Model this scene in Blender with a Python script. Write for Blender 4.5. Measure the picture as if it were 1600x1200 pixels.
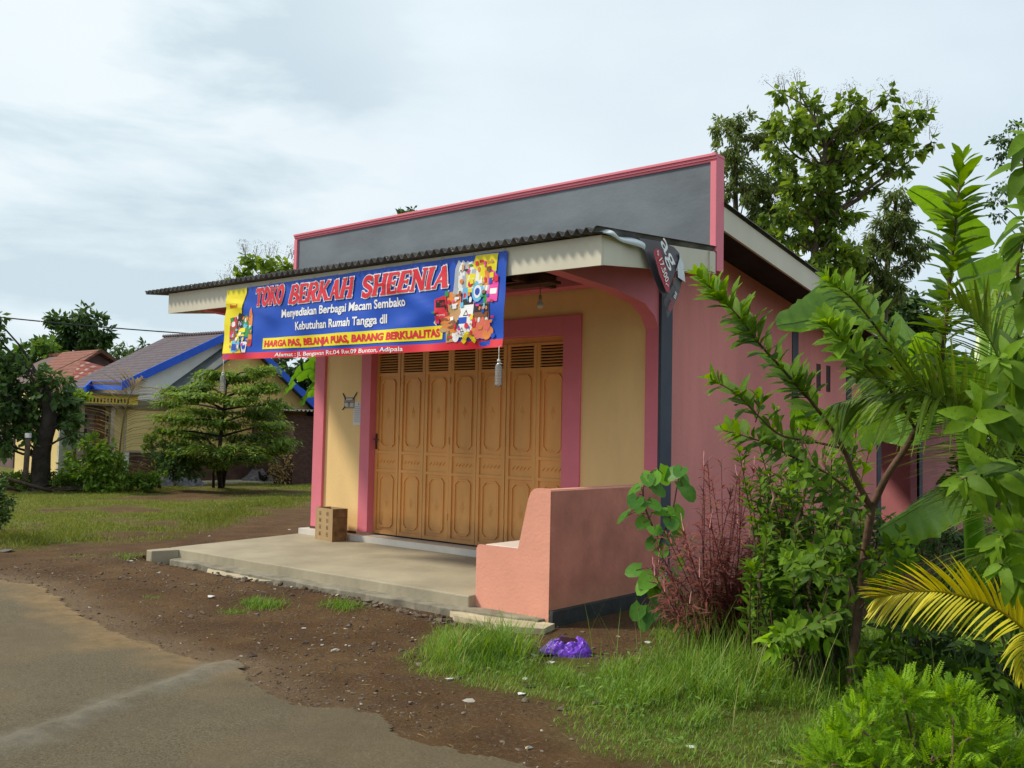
import bpy, math, random
import numpy as np
from mathutils import Vector, Matrix
random.seed(7); RNG = np.random.default_rng(11)
R = math.radians; PI = math.pi
S = bpy.context.scene
for o in list(bpy.data.objects): bpy.data.objects.remove(o)

# ------------------------------------------------------------------ camera
CAM = np.array([5.327, -8.937, 1.442]); YAW, PITCH, ROLL, FPX = R(-39.875), R(3.088), R(-1.16), 1468.5
FW = np.array([math.sin(YAW)*math.cos(PITCH), math.cos(YAW)*math.cos(PITCH), math.sin(PITCH)])
_rt = np.array([math.cos(YAW), -math.sin(YAW), 0.]); _up = np.cross(_rt, FW)
RT = _rt*math.cos(ROLL)-_up*math.sin(ROLL); UP = _rt*math.sin(ROLL)+_up*math.cos(ROLL)
cd = bpy.data.cameras.new('camera'); cam = bpy.data.objects.new('camera', cd); S.collection.objects.link(cam)
cd.sensor_width = 36; cd.lens = FPX/1600*36; cd.clip_end = 2000; cd.clip_start = .05
cam.matrix_world = Matrix([[RT[0], UP[0], -FW[0], CAM[0]], [RT[1], UP[1], -FW[1], CAM[1]], [RT[2], UP[2], -FW[2], CAM[2]], [0, 0, 0, 1]])
S.camera = cam
S.render.resolution_x, S.render.resolution_y = 1024, 768
S.view_settings.view_transform = 'Standard'; S.view_settings.look = 'None'; S.view_settings.gamma = 1
S.view_settings.use_curve_mapping = False
S.view_settings.exposure = 0.34

# ------------------------------------------------------------------ world and sun
SUN_FROM = Vector((-1, -.78, 1.33)).normalized()
sun_el = math.asin(SUN_FROM.z); sun_az = math.atan2(SUN_FROM.x, SUN_FROM.y)
WISP = FW+RT*(60-800)/FPX-UP*(170-600)/FPX      # the broken wispy cloud at the upper left
W = bpy.data.worlds.new('World'); S.world = W; W.use_nodes = True
nt = W.node_tree; nt.nodes.clear(); N = nt.nodes.new; Lk = nt.links.new
out = N('ShaderNodeOutputWorld'); sky = N('ShaderNodeTexSky'); sky.sky_type = 'NISHITA'; sky.sun_disc = False
sky.sun_elevation = sun_el; sky.sun_rotation = sun_az; sky.air_density = 1.2; sky.dust_density = 2.0
bg = N('ShaderNodeBackground'); bg.inputs[1].default_value = .1; Lk(sky.outputs[0], bg.inputs[0])
tc = N('ShaderNodeTexCoord'); mp = N('ShaderNodeMapping'); mp.inputs['Scale'].default_value = (1, 1, 2.2)
mp.inputs['Rotation'].default_value = (0.1, 0.15, .6)
Lk(tc.outputs['Generated'], mp.inputs[0])
n1 = N('ShaderNodeTexNoise'); n1.inputs['Scale'].default_value = 1.35; n1.inputs['Detail'].default_value = 9; n1.inputs['Roughness'].default_value = .52; n1.inputs['Distortion'].default_value = .5
Lk(mp.outputs[0], n1.inputs[0])
def _dirfac(v, lo, hi, name=None):      # 0..1 closeness of the sky direction to v
    v = Vector(v).normalized(); d = N('ShaderNodeVectorMath'); d.operation = 'DOT_PRODUCT'; d.inputs[1].default_value = v; Lk(tc.outputs['Generated'], d.inputs[0])
    m = N('ShaderNodeMapRange'); m.interpolation_type = 'SMOOTHSTEP'; m.inputs[1].default_value = lo; m.inputs[2].default_value = hi; Lk(d.outputs['Value'], m.inputs[0]); return m.outputs[0]
def _math(op, a, b):
    m = N('ShaderNodeMath'); m.operation = op
    for i, q in enumerate((a, b)):
        if isinstance(q, (int, float)): m.inputs[i].default_value = q
        else: Lk(q, m.inputs[i])
    return m.outputs[0]
def _cmix(f, a, b):
    m = N('ShaderNodeMix'); m.data_type = 'RGBA'; Lk(f, m.inputs[0])
    for i, q in ((6, a), (7, b)):
        if isinstance(q, tuple): m.inputs[i].default_value = (*q, 1)
        else: Lk(q, m.inputs[i])
    return m.outputs[2]
r1 = N('ShaderNodeValToRGB'); r1.color_ramp.elements[0].position = .30; r1.color_ramp.elements[0].color = (.47, .58, .665, 1)
r1.color_ramp.elements[1].position = .68; r1.color_ramp.elements[1].color = (.65, .735, .80, 1); Lk(n1.outputs[0], r1.inputs[0])
glow = _dirfac(FW+RT*(560-800)/FPX-UP*(260-600)/FPX, .72, .995)          # thin bright cloud in front of the shop
c_ = _cmix(_math('MULTIPLY', glow, .85), r1.outputs[0], (.70, .775, .815))
mp2 = N('ShaderNodeMapping'); mp2.inputs['Scale'].default_value = (1, 1, 3.4); mp2.inputs['Rotation'].default_value = (-.12, .10, .4); Lk(tc.outputs['Generated'], mp2.inputs[0])
nw = N('ShaderNodeTexNoise'); nw.inputs['Scale'].default_value = 3.4; nw.inputs['Detail'].default_value = 10; nw.inputs['Roughness'].default_value = .55; nw.inputs['Distortion'].default_value = .25; Lk(mp2.outputs[0], nw.inputs[0])
rw = N('ShaderNodeValToRGB'); rw.color_ramp.elements[0].position = .42; rw.color_ramp.elements[0].color = (.43, .54, .61, 1); rw.color_ramp.elements[1].position = .60; rw.color_ramp.elements[1].color = (.70, .765, .795, 1)
_e = rw.color_ramp.elements.new(.50); _e.color = (.56, .66, .71, 1); Lk(nw.outputs[0], rw.inputs[0])
c_ = _cmix(_math('MULTIPLY', _dirfac(WISP, .90, .985), .72), c_, rw.outputs[0])
bc = N('ShaderNodeBackground'); bc.inputs[1].default_value = 1.0; Lk(c_, bc.inputs[0])
n2 = N('ShaderNodeTexNoise'); n2.inputs['Scale'].default_value = 2.3; n2.inputs['Detail'].default_value = 6; Lk(mp.outputs[0], n2.inputs[0])
r2 = N('ShaderNodeMapRange'); r2.inputs[1].default_value = .35; r2.inputs[2].default_value = .6; r2.inputs[3].default_value = .86; r2.inputs[4].default_value = 1.0
Lk(n2.outputs[0], r2.inputs[0])
mx = N('ShaderNodeMixShader'); Lk(r2.outputs[0], mx.inputs[0]); Lk(bg.outputs[0], mx.inputs[1]); Lk(bc.outputs[0], mx.inputs[2]); Lk(mx.outputs[0], out.inputs[0])
sd = bpy.data.lights.new('sun', 'SUN'); sd.energy = 2.9; sd.angle = R(7); sd.color = (1, .91, .74)
so = bpy.data.objects.new('sun', sd); S.collection.objects.link(so); so.rotation_euler = SUN_FROM.to_track_quat('Z', 'Y').to_euler()

# ------------------------------------------------------------------ pixel -> world helpers (1600x1200 photo pixels)
def ray(x, y): return FW+RT*(x-800)/FPX-UP*(y-600)/FPX
def P(x, y, d): return CAM+ray(x, y)*d
def on(x, y, ax, v):
    r = ray(x, y); return CAM+r*((v-CAM[ax])/r[ax])
GZ = -.30
def G(x, y, z=GZ): return on(x, y, 2, z)

# ------------------------------------------------------------------ materials
MATS = {}
def newmat(name):
    m = bpy.data.materials.new(name); m.use_nodes = True; t = m.node_tree; t.nodes.clear()
    return m, t, t.nodes.new, t.links.new
def mat(name, col, rough=.7, var=.15, scale=3., bump=.0, bscale=40., col2=None, spec=.3, streak=0., metal=0., detail=6, dirtz=None, trans=0.):
    if name in MATS: return MATS[name]
    m, t, N, L = newmat(name)
    o = N('ShaderNodeOutputMaterial'); p = N('ShaderNodeBsdfPrincipled'); L(p.outputs[0], o.inputs[0])
    g = N('ShaderNodeNewGeometry')
    n = N('ShaderNodeTexNoise'); n.inputs['Scale'].default_value = scale; n.inputs['Detail'].default_value = detail; n.inputs['Roughness'].default_value = .6
    if streak:
        mp = N('ShaderNodeMapping'); mp.inputs['Scale'].default_value = (1, 1, streak); L(g.outputs['Position'], mp.inputs[0]); L(mp.outputs[0], n.inputs[0])
    else: L(g.outputs['Position'], n.inputs[0])
    r = N('ShaderNodeValToRGB'); c = np.array(col[:3]); lo = np.clip(c*(1-var*1.3), 0, 1); hi = np.clip(c*(1+var), 0, 1)
    if col2 is not None: lo = np.array(col2)
    r.color_ramp.elements[0].position = .32; r.color_ramp.elements[0].color = (*lo, 1)
    r.color_ramp.elements[1].position = .68; r.color_ramp.elements[1].color = (*hi, 1)
    L(n.outputs[0], r.inputs[0]); src = r.outputs[0]
    if dirtz is not None:      # splash-back stain along the foot of a wall: (z0, height, colour)
        s = N('ShaderNodeSeparateXYZ'); L(g.outputs['Position'], s.inputs[0])
        nn = N('ShaderNodeTexNoise'); nn.inputs['Scale'].default_value = 5; nn.inputs['Detail'].default_value = 5; L(g.outputs['Position'], nn.inputs[0])
        ad = N('ShaderNodeMath'); ad.operation = 'MULTIPLY_ADD'; ad.inputs[1].default_value = -dirtz[1]*1.6; L(nn.outputs[0], ad.inputs[0]); L(s.outputs[2], ad.inputs[2])
        mr = N('ShaderNodeMapRange'); mr.inputs[1].default_value = dirtz[0]-dirtz[1]*.8; mr.inputs[2].default_value = dirtz[0]+dirtz[1]*.3; mr.inputs[3].default_value = .75; mr.inputs[4].default_value = 0
        L(ad.outputs[0], mr.inputs[0]); mi = N('ShaderNodeMix'); mi.data_type = 'RGBA'; L(mr.outputs[0], mi.inputs[0]); L(src, mi.inputs[6]); mi.inputs[7].default_value = (*dirtz[2], 1); src = mi.outputs[2]
    L(src, p.inputs['Base Color'])
    p.inputs['Roughness'].default_value = rough; p.inputs['Specular IOR Level'].default_value = spec; p.inputs['Metallic'].default_value = metal
    if bump:
        n2 = N('ShaderNodeTexNoise'); n2.inputs['Scale'].default_value = bscale; n2.inputs['Detail'].default_value = 5; L(g.outputs['Position'], n2.inputs[0])
        b = N('ShaderNodeBump'); b.inputs['Strength'].default_value = 1; b.inputs['Distance'].default_value = bump; L(n2.outputs[0], b.inputs['Height']); L(b.outputs[0], p.inputs['Normal'])
    MATS[name] = m; return m
def leafmat(name, dark, light, trans=.35, rough=.58, spec=.22, old=None):
    if name in MATS: return MATS[name]
    m, t, N, L = newmat(name)
    o = N('ShaderNodeOutputMaterial'); p = N('ShaderNodeBsdfPrincipled'); tr = N('ShaderNodeBsdfTranslucent'); mx = N('ShaderNodeMixShader')
    a = N('ShaderNodeAttribute'); a.attribute_name = 'tint'
    r = N('ShaderNodeValToRGB'); r.color_ramp.elements[0].color = (*dark, 1); r.color_ramp.elements[1].color = (*light, 1); r.color_ramp.elements[1].position = .92
    if old is not None:
        e = r.color_ramp.elements.new(1.0); e.color = (*old, 1)
    g = N('ShaderNodeNewGeometry'); nz = N('ShaderNodeTexNoise'); nz.inputs['Scale'].default_value = 28; nz.inputs['Detail'].default_value = 4; L(g.outputs['Position'], nz.inputs[0])
    ma = N('ShaderNodeMath'); ma.operation = 'MULTIPLY_ADD'; ma.inputs[1].default_value = .55; L(nz.outputs[0], ma.inputs[0]); ad_ = N('ShaderNodeMath'); ad_.operation = 'ADD'; ad_.inputs[1].default_value = -.275; L(a.outputs['Fac'], ad_.inputs[0]); L(ad_.outputs[0], ma.inputs[2]); L(ma.outputs[0], r.inputs[0])
    nb = N('ShaderNodeTexNoise'); nb.inputs['Scale'].default_value = 75; nb.inputs['Detail'].default_value = 2; L(g.outputs['Position'], nb.inputs[0]); mr = N('ShaderNodeMapRange'); mr.inputs[1].default_value = .66; mr.inputs[2].default_value = .72; mr.inputs[4].default_value = .75; L(nb.outputs[0], mr.inputs[0])
    mb_ = N('ShaderNodeMix'); mb_.data_type = 'RGBA'; L(mr.outputs[0], mb_.inputs[0]); L(r.outputs[0], mb_.inputs[6]); mb_.inputs[7].default_value = (*(np.array(dark)*.4+np.array([.09, .05, .015])), 1); L(mb_.outputs[2], p.inputs['Base Color'])
    bu = N('ShaderNodeBump'); bu.inputs['Distance'].default_value = .004; bu.inputs['Strength'].default_value = .6; L(nz.outputs[0], bu.inputs['Height']); L(bu.outputs[0], p.inputs['Normal'])
    hs = N('ShaderNodeHueSaturation'); hs.inputs['Hue'].default_value = .485; hs.inputs['Saturation'].default_value = 1.1; hs.inputs['Value'].default_value = 1.5; L(mb_.outputs[2], hs.inputs['Color']); L(hs.outputs[0], tr.inputs[0])
    p.inputs['Roughness'].default_value = rough; p.inputs['Specular IOR Level'].default_value = spec
    mx.inputs[0].default_value = trans; L(p.outputs[0], mx.inputs[1]); L(tr.outputs[0], mx.inputs[2]); L(mx.outputs[0], o.inputs[0])
    MATS[name] = m; return m

# ------------------------------------------------------------------ mesh builder
class MB:
    def __init__(s): s.v = []; s.f = []; s.n = 0; s.t = []
    def add(s, v, f, mi=0, smooth=False, tint=None):
        v = np.asarray(v, float).reshape(-1, 3)
        f = np.asarray(f, int)
        s.v.append(v); s.f.append((f+s.n, mi, smooth)); s.t.append(np.full(len(v), .5) if tint is None else np.broadcast_to(tint, (len(v),)).astype(float)); s.n += len(v); return s
    def poly(s, pts, mi=0, **k): return s.add(pts, [list(range(len(pts)))], mi, **k)
    def box(s, a, b, mi=0):
        (x0, y0, z0), (x1, y1, z1) = a, b
        x0, x1 = min(x0, x1), max(x0, x1); y0, y1 = min(y0, y1), max(y0, y1); z0, z1 = min(z0, z1), max(z0, z1)
        v = [(x, y, z) for z in (z0, z1) for y in (y0, y1) for x in (x0, x1)]
        return s.add(v, [[0, 2, 3, 1], [4, 5, 7, 6], [0, 1, 5, 4], [2, 6, 7, 3], [0, 4, 6, 2], [1, 3, 7, 5]], mi)
    def hexa(s, v, mi=0):   # 8 corners: bottom 4 ccw then top 4 ccw
        return s.add(v, [[3, 2, 1, 0], [4, 5, 6, 7], [0, 1, 5, 4], [1, 2, 6, 5], [2, 3, 7, 6], [3, 0, 4, 7]], mi)
    def prism(s, prof, a, b, mi=0, axis='y'):
        n = len(prof)
        if axis == 'y': v = [(p[0], a, p[1]) for p in prof]+[(p[0], b, p[1]) for p in prof]
        elif axis == 'x': v = [(a, p[0], p[1]) for p in prof]+[(b, p[0], p[1]) for p in prof]
        else: v = [(p[0], p[1], a) for p in prof]+[(p[0], p[1], b) for p in prof]
        s.add(v, [[i, (i+1) % n, n+(i+1) % n, n+i] for i in range(n)], mi)
        s.f.append((np.array([list(range(n))])+s.n-2*n, mi, False)); s.f.append((np.array([list(range(n))])+s.n-n, mi, False)); return s
    def tube(s, pts, rad, k=8, mi=0, tint=None, cap=True):
        pts = np.asarray(pts, float); n = len(pts); rad = np.broadcast_to(rad, (n,))
        d = np.gradient(pts, axis=0); d /= np.linalg.norm(d, axis=1)[:, None]+1e-9
        u = np.cross(d[0], [0.1, .2, 1.]); 
        if np.linalg.norm(u) < .05: u = np.cross(d[0], [1., 0, 0])
        us = []
        for i in range(n):
            u = u-d[i]*np.dot(u, d[i]); u /= np.linalg.norm(u)+1e-9; us.append(u)
        us = np.array(us); w = np.cross(d, us); a = np.arange(k)*2*PI/k
        v = pts[:, None]+rad[:, None, None]*(us[:, None]*np.cos(a)[None, :, None]+w[:, None]*np.sin(a)[None, :, None])
        i = np.arange(n-1)[:, None]*k; j = np.arange(k)[None]; j2 = (j+1) % k
        f = np.stack([i+j, i+j2, i+k+j2, i+k+j], -1).reshape(-1, 4)
        s.add(v, f, mi, True, tint)
        if cap:
            s.f.append((np.array([list(range(k))])+s.n-n*k, mi, False)); s.f.append((np.array([list(range(k))])+s.n-k, mi, False))
        return s
    def lathe(s, c, prof, k=16, mi=0, axis=(0, 0, 1)):
        c = np.asarray(c, float); ax = np.array(axis, float); ax /= np.linalg.norm(ax)
        pts = [c+ax*z for r, z in prof]; u = np.cross(ax, [1, .3, 0]); u /= np.linalg.norm(u); w = np.cross(ax, u); a = np.arange(k)*2*PI/k
        v = np.array([p+r*(u*math.cos(t)+w*math.sin(t)) for p, (r, z) in zip(pts, prof) for t in a])
        n = len(prof); f = [[i*k+j, i*k+(j+1) % k, (i+1)*k+(j+1) % k, (i+1)*k+j] for i in range(n-1) for j in range(k)]
        return s.add(v, f, mi, True)
    def grid(s, fn, us, vs, mi=0, smooth=True, tint=None):
        v = np.array([fn(u, w) for w in vs for u in us]); nu = len(us)
        f = [[j*nu+i, j*nu+i+1, (j+1)*nu+i+1, (j+1)*nu+i] for j in range(len(vs)-1) for i in range(nu-1)]
        return s.add(v, f, mi, smooth, tint)
    def leaves(s, Pp, D, Nn, Ln, Wd, K=0, fold=.25, curl=.25, mi=0, tint=None, shape='oval'):
        Pp = np.asarray(Pp, float); n = len(Pp)
        if n == 0: return s
        D = np.array(D, float); D /= np.linalg.norm(D, axis=1)[:, None]+1e-9
        B = np.cross(D, Nn); B /= np.linalg.norm(B, axis=1)[:, None]+1e-9; Nn = np.cross(B, D)
        Ln = np.broadcast_to(Ln, (n,)); Wd = np.broadcast_to(Wd, (n,))
        if tint is None: tint = RNG.random(n)*.9
        tint = np.broadcast_to(tint, (n,))
        if K == 0:
            c = Ln[:, None]
            v = np.stack([Pp, Pp+D*c*.5+B*Wd[:, None]*.5-Nn*c*fold*.2, Pp+D*c-Nn*c*curl*.5, Pp+D*c*.5-B*Wd[:, None]*.5-Nn*c*fold*.2], 1)
            return s.add(v, np.arange(n*4).reshape(n, 4), mi, False, np.repeat(tint, 4))
        t = np.linspace(0, 1, K+1)
        if shape == 'oval': w = np.sin(PI*np.clip(t, .02, .985)**.85)**.75
        elif shape == 'obov': w = np.sin(PI*np.clip(t, .03, .975)**1.35)**.8
        elif shape == 'heart': w = np.sqrt(np.clip(1-(np.abs(t-.3)/np.where(t < .3, .36, .72))**1.6, 0.0, 1)); w[0] = .7; w[-1] = .02
        else: w = np.sin(PI*np.clip(t, .05, .97)**.6)**.9
        cx = Pp[:, None]+D[:, None]*(Ln[:, None]*t)[:, :, None]-Nn[:, None]*(Ln[:, None]*curl*t**2)[:, :, None]
        side = B[:, None]*(Wd[:, None]*w*.5)[:, :, None]; lift = Nn[:, None]*(Wd[:, None]*w*.5*fold)[:, :, None]
        if shape == 'heart':
            back = D[:, None]*(Ln[:, None]*np.array([-.16]+[0]*K))[:, :, None]; A, Bv, Cc = cx+side+lift+back, cx, cx-side+lift+back
        else: A, Bv, Cc = cx+side+lift, cx, cx-side+lift
        v = np.stack([A, Bv, Cc], 2)      # n,K+1,3,3
        b = (np.arange(n)*(K+1)*3)[:, None]; i = (np.arange(K)*3)[None]
        f1 = np.stack([b+i, b+i+1, b+i+4, b+i+3], -1).reshape(-1, 4); f2 = np.stack([b+i+1, b+i+2, b+i+5, b+i+4], -1).reshape(-1, 4)
        return s.add(v, np.concatenate([f1, f2]), mi, True, np.repeat(tint, 3*(K+1)))
    def build(s, name, mats, parent=None, label=None, bevel=0., matlist=False):
        me = bpy.data.meshes.new(name); V = np.concatenate(s.v)
        org = np.zeros(3)
        if parent is not None: org = np.array(ORG[parent.name])
        V = V-org
        loops = []; starts = []; tot = []; mi = []; sm = []; c = 0
        for f, m, sf in s.f:
            k = f.shape[1]; loops.append(f.ravel()); starts.append(c+np.arange(len(f))*k); tot.append(np.full(len(f), k)); mi.append(np.full(len(f), m)); sm.append(np.full(len(f), sf)); c += f.size
        loops = np.concatenate(loops); starts = np.concatenate(starts); mi = np.concatenate(mi); sm = np.concatenate(sm)
        me.vertices.add(len(V)); me.vertices.foreach_set('co', V.ravel())
        me.loops.add(len(loops)); me.loops.foreach_set('vertex_index', loops.astype(np.int32))
        me.polygons.add(len(starts)); me.polygons.foreach_set('loop_start', starts.astype(np.int32))
        me.polygons.foreach_set('material_index', mi.astype(np.int32)); me.polygons.foreach_set('use_smooth', sm)
        me.update(calc_edges=True); me.validate()
        a = me.attributes.new('tint', 'FLOAT', 'POINT'); T = np.concatenate(s.t)
        if len(T) == len(me.vertices): a.data.foreach_set('value', T.astype(np.float32))
        for m in (mats if isinstance(mats, (list, tuple)) else [mats]): me.materials.append(m)
        o = bpy.data.objects.new(name, me); S.collection.objects.link(o)
        if parent is not None: o.parent = parent; ORG[o.name] = org
        else: ORG[o.name] = org
        if label: o['label'] = label
        if bevel:
            b = o.modifiers.new('bevel', 'BEVEL'); b.width = bevel; b.segments = 2; b.limit_method = 'ANGLE'; b.angle_limit = R(40)
        return o
ORG = {}
def thing(name, loc, label, cat, group=None):
    o = bpy.data.objects.new(name, None); S.collection.objects.link(o); o.location = loc; o.empty_display_size = .1
    o['label'] = label; o['category'] = cat
    if group: o['group'] = group
    ORG[o.name] = np.array(loc, float); return o
def tag(o, label, cat, group=None, kind=None):
    o['label'] = label; o['category'] = cat
    if group: o['group'] = group
    if kind: o['kind'] = kind
    return o
def struct(o, label=None):
    o['kind'] = 'structure'
    if label: o['label'] = label
    return o
def recenter(o):       # put the origin of a one-mesh thing at the base of its mesh
    me = o.data; n = len(me.vertices); co = np.empty(n*3); me.vertices.foreach_get('co', co); co = co.reshape(-1, 3)
    c = np.array([(co[:, 0].min()+co[:, 0].max())/2, (co[:, 1].min()+co[:, 1].max())/2, co[:, 2].min()])
    me.vertices.foreach_set('co', (co-c).ravel()); o.location = c; me.update(); return o
def unit(v): v = np.asarray(v, float); return v/(np.linalg.norm(v)+1e-9)
def rnd(n): 
    v = RNG.normal(size=(n, 3)); return v/np.linalg.norm(v, axis=1)[:, None]
def smoothline(pts, n):
    pts = np.asarray(pts, float); m = len(pts); t = np.linspace(0, m-1, n); out = []
    for x in t:
        i = min(int(x), m-2); f = x-i; p0 = pts[max(i-1, 0)]; p1 = pts[i]; p2 = pts[i+1]; p3 = pts[min(i+2, m-1)]
        out.append(.5*((2*p1)+(-p0+p2)*f+(2*p0-5*p1+4*p2-p3)*f*f+(-p0+3*p1-3*p2+p3)*f**3))
    return np.array(out)
def pline(l, n=None):
    a = np.array([P(*q) for q in l]); return smoothline(a, n) if n else a
# value noise for geometry
_NZ = RNG.random((64, 64))
def vnoise(x, y):
    x = np.asarray(x, float); y = np.asarray(y, float); xi = np.floor(x).astype(int); yi = np.floor(y).astype(int); fx = x-xi; fy = y-yi; fx = fx*fx*(3-2*fx); fy = fy*fy*(3-2*fy)
    g = lambda a, b: _NZ[a % 64, b % 64]
    return (g(xi, yi)*(1-fx)+g(xi+1, yi)*fx)*(1-fy)+(g(xi, yi+1)*(1-fx)+g(xi+1, yi+1)*fx)*fy
def fbm(x, y): return vnoise(x, y)*.5+vnoise(x*2.1+7, y*2.1+3)*.27+vnoise(x*4.3+1, y*4.3+9)*.15+vnoise(x*9+4, y*9+2)*.08
def sdist(poly, x, y):      # signed distance to a polygon, positive inside
    poly = np.asarray(poly, float)[:, :2]; x = np.asarray(x, float); y = np.asarray(y, float); d = np.full(x.shape, 1e9); ins = np.zeros(x.shape, bool); n = len(poly)
    for i in range(n):
        ax, ay = poly[i]; bx, by = poly[(i+1) % n]; ex, ey = bx-ax, by-ay
        t = np.clip(((x-ax)*ex+(y-ay)*ey)/(ex*ex+ey*ey+1e-12), 0, 1); d = np.minimum(d, np.hypot(x-ax-t*ex, y-ay-t*ey))
        c = (ay > y) != (by > y); xx = np.where(c, (bx-ax)*(y-ay)/np.where(by-ay == 0, 1e-9, by-ay)+ax, 0); ins ^= c & (x < xx)
    return np.where(ins, d, -d)

# ------------------------------------------------------------------ ground layout, as polygons on the ground
def gp(l): return np.array([G(*q)[:2] for q in l])
ROADP = np.vstack([[(-60, -5.3), (-30, -4.9), (-12, -4.6)], gp([(0, 905), (60, 913), (110, 947), (200, 1000), (300, 1027), (375, 1040), (400, 1062), (470, 1098), (600, 1115), (640, 1150), (760, 1180), (850, 1203)]), [(4, -5.7), (8, -6.6), (14, -8.5), (30, -14), (30, -30), (-60, -30)]])
FIELD = np.vstack([[(-60, -4)], gp([(0, 862), (150, 856), (290, 842), (400, 812), (480, 790)]), [(-5, 9), (-12, 40), (-60, 60)]])
VERGE = np.vstack([gp([(640, 1050), (665, 990), (700, 962), (760, 978), (800, 1000), (850, 1022), (960, 1035), (1010, 1010), (1060, 950)]), [(2.2, .5), (2.2, 3.0), (12, 3), (14, -3)], [(9, -5.2)], gp([(1250, 1235), (960, 1195), (830, 1105), (760, 1085), (700, 1072)])])
def verge_m(x, y): return sdist(VERGE, x, y)+(fbm(x*2.5, y*2.5)-.5)*.5
def field_m(x, y): return sdist(FIELD, x, y)
def gz(x, y):
    x = np.asarray(x, float); y = np.asarray(y, float)
    z = GZ+(fbm(x*.9, y*.9)-.5)*.05+(fbm(x*4, y*4)-.5)*.03
    road = sdist(ROADP, x, y)
    z = np.where(road > -.6, z*np.clip(-road/.6, 0, 1)+(GZ-.012)*(1-np.clip(-road/.6, 0, 1)), z)
    slab = sdist([(-6.2, 12), (-6.2, -2.7), (.15, -2.5), (.15, 12)], x, y)
    k = np.clip(1+slab/.5, 0, 1); z = z*(1-k)+(GZ-.01)*k
    z = z+.075*np.exp(-np.clip(-slab, 0, 9)**2/.45)*np.clip((-x-.3)/1.5, 0, 1)*(slab < 0)
    z = z+np.clip((x-1.5)*.03, 0, .12)*np.clip((y+5)/2, 0, 1)
    return z

def nonuni(lo, a, b, hi, st):
    c = list(np.arange(a, b, st)); d = st; x = a
    L = []
    while x > lo: d *= 1.22; x -= d; L.append(x)
    d = st; x = c[-1]; Rr = []
    while x < hi: d *= 1.22; x += d; Rr.append(x)
    return np.array(L[::-1]+c+Rr)
xs = nonuni(-600, -10.5, 6.5, 600, .09); ys = nonuni(-600, -6.2, 1.5, 600, .09)
gx, gy = np.meshgrid(xs, ys); gzv = gz(gx, gy)
b = MB(); nx = len(xs); ny = len(ys)
ii = (np.arange(ny-1)[:, None]*nx+np.arange(nx-1)[None]); F = np.stack([ii, ii+1, ii+1+nx, ii+nx], -1).reshape(-1, 4)
b.add(np.stack([gx, gy, gzv], -1), F, 0, True)
# ground material
m, t, N, L = newmat('ground_soil'); MATS['ground_soil'] = m
o = N('ShaderNodeOutputMaterial'); p = N('ShaderNodeBsdfPrincipled'); L(p.outputs[0], o.inputs[0]); g = N('ShaderNodeNewGeometry')
def tn(sc, det=6, ro=.6):
    q = N('ShaderNodeTexNoise'); q.inputs['Scale'].default_value = sc; q.inputs['Detail'].default_value = det; q.inputs['Roughness'].default_value = ro; L(g.outputs['Position'], q.inputs[0]); return q.outputs[0]
def ramp(src, els):
    r = N('ShaderNodeValToRGB'); r.color_ramp.elements[0].position = els[0][0]; r.color_ramp.elements[0].color = (*els[0][1], 1); r.color_ramp.elements[1].position = els[-1][0]; r.color_ramp.elements[1].color = (*els[-1][1], 1)
    for q in els[1:-1]:
        e = r.color_ramp.elements.new(q[0]); e.color = (*q[1], 1)
    L(src, r.inputs[0]); return r.outputs[0]
def mixc(fac, a, c):
    mi = N('ShaderNodeMix'); mi.data_type = 'RGBA'; L(fac, mi.inputs[0]); L(a, mi.inputs[6]); L(c, mi.inputs[7]); return mi.outputs[2]
soil = ramp(tn(1.6, 8), [(.3, (.075, .038, .015)), (.5, (.125, .068, .028)), (.7, (.18, .108, .048))])
grit = ramp(tn(38, 4, .7), [(.35, (.05, .03, .019)), (.55, (.12, .076, .048)), (.66, (.27, .21, .15))])
soil = mixc(ramp(tn(5, 4), [(.4, (.15,)*3), (.65, (.55,)*3)]), soil, grit)
sand = ramp(tn(22, 5), [(.3, (.17, .115, .068)), (.7, (.24, .17, .105))])
turf = ramp(tn(3, 8, .7), [(.3, (.09, .10, .02)), (.5, (.135, .15, .03)), (.7, (.21, .20, .06))])
at = N('ShaderNodeAttribute'); at.attribute_name = 'grassy'; ad = N('ShaderNodeAttribute'); ad.attribute_name = 'sandy'
c1 = mixc(ad.outputs['Fac'], soil, sand); c2 = mixc(at.outputs['Fac'], c1, turf)
L(c2, p.inputs['Base Color']); p.inputs['Roughness'].default_value = .95; p.inputs['Specular IOR Level'].default_value = .15
bp = N('ShaderNodeBump'); bp.inputs['Distance'].default_value = .045; bp.inputs['Strength'].default_value = 1.; L(tn(24, 7, .75), bp.inputs['Height']); L(bp.outputs[0], p.inputs['Normal'])
ground = struct(b.build('ground', m))
fx, fy = gx.ravel(), gy.ravel()
mf = np.clip(field_m(fx, fy)/1.2+.1, 0, 1); mf = mf*np.clip((fbm(fx*1.3, fy*.9)-.38)*5+np.clip(field_m(fx, fy)-7, 0, 4)*.3, 0.0, 1)
mv = np.clip(verge_m(fx, fy)/.35+.3, 0, 1)*.8
far = np.clip((np.hypot(fx, fy)-40)/20, 0, 1)
gr = np.clip(np.maximum(np.maximum(mf, mv), far), 0, 1)
a = ground.data.attributes.new('grassy', 'FLOAT', 'POINT'); a.data.foreach_set('value', gr.astype(np.float32))
rd = sdist(ROADP, fx, fy); sandy = np.clip(1.1-np.abs(rd+.05)/.36+(fbm(fx*3, fy*3)-.5)*.8, 0, 1)*np.clip((-fx+1.)/1.5, 0, 1)*.9
a = ground.data.attributes.new('sandy', 'FLOAT', 'POINT'); a.data.foreach_set('value', sandy.astype(np.float32))
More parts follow.
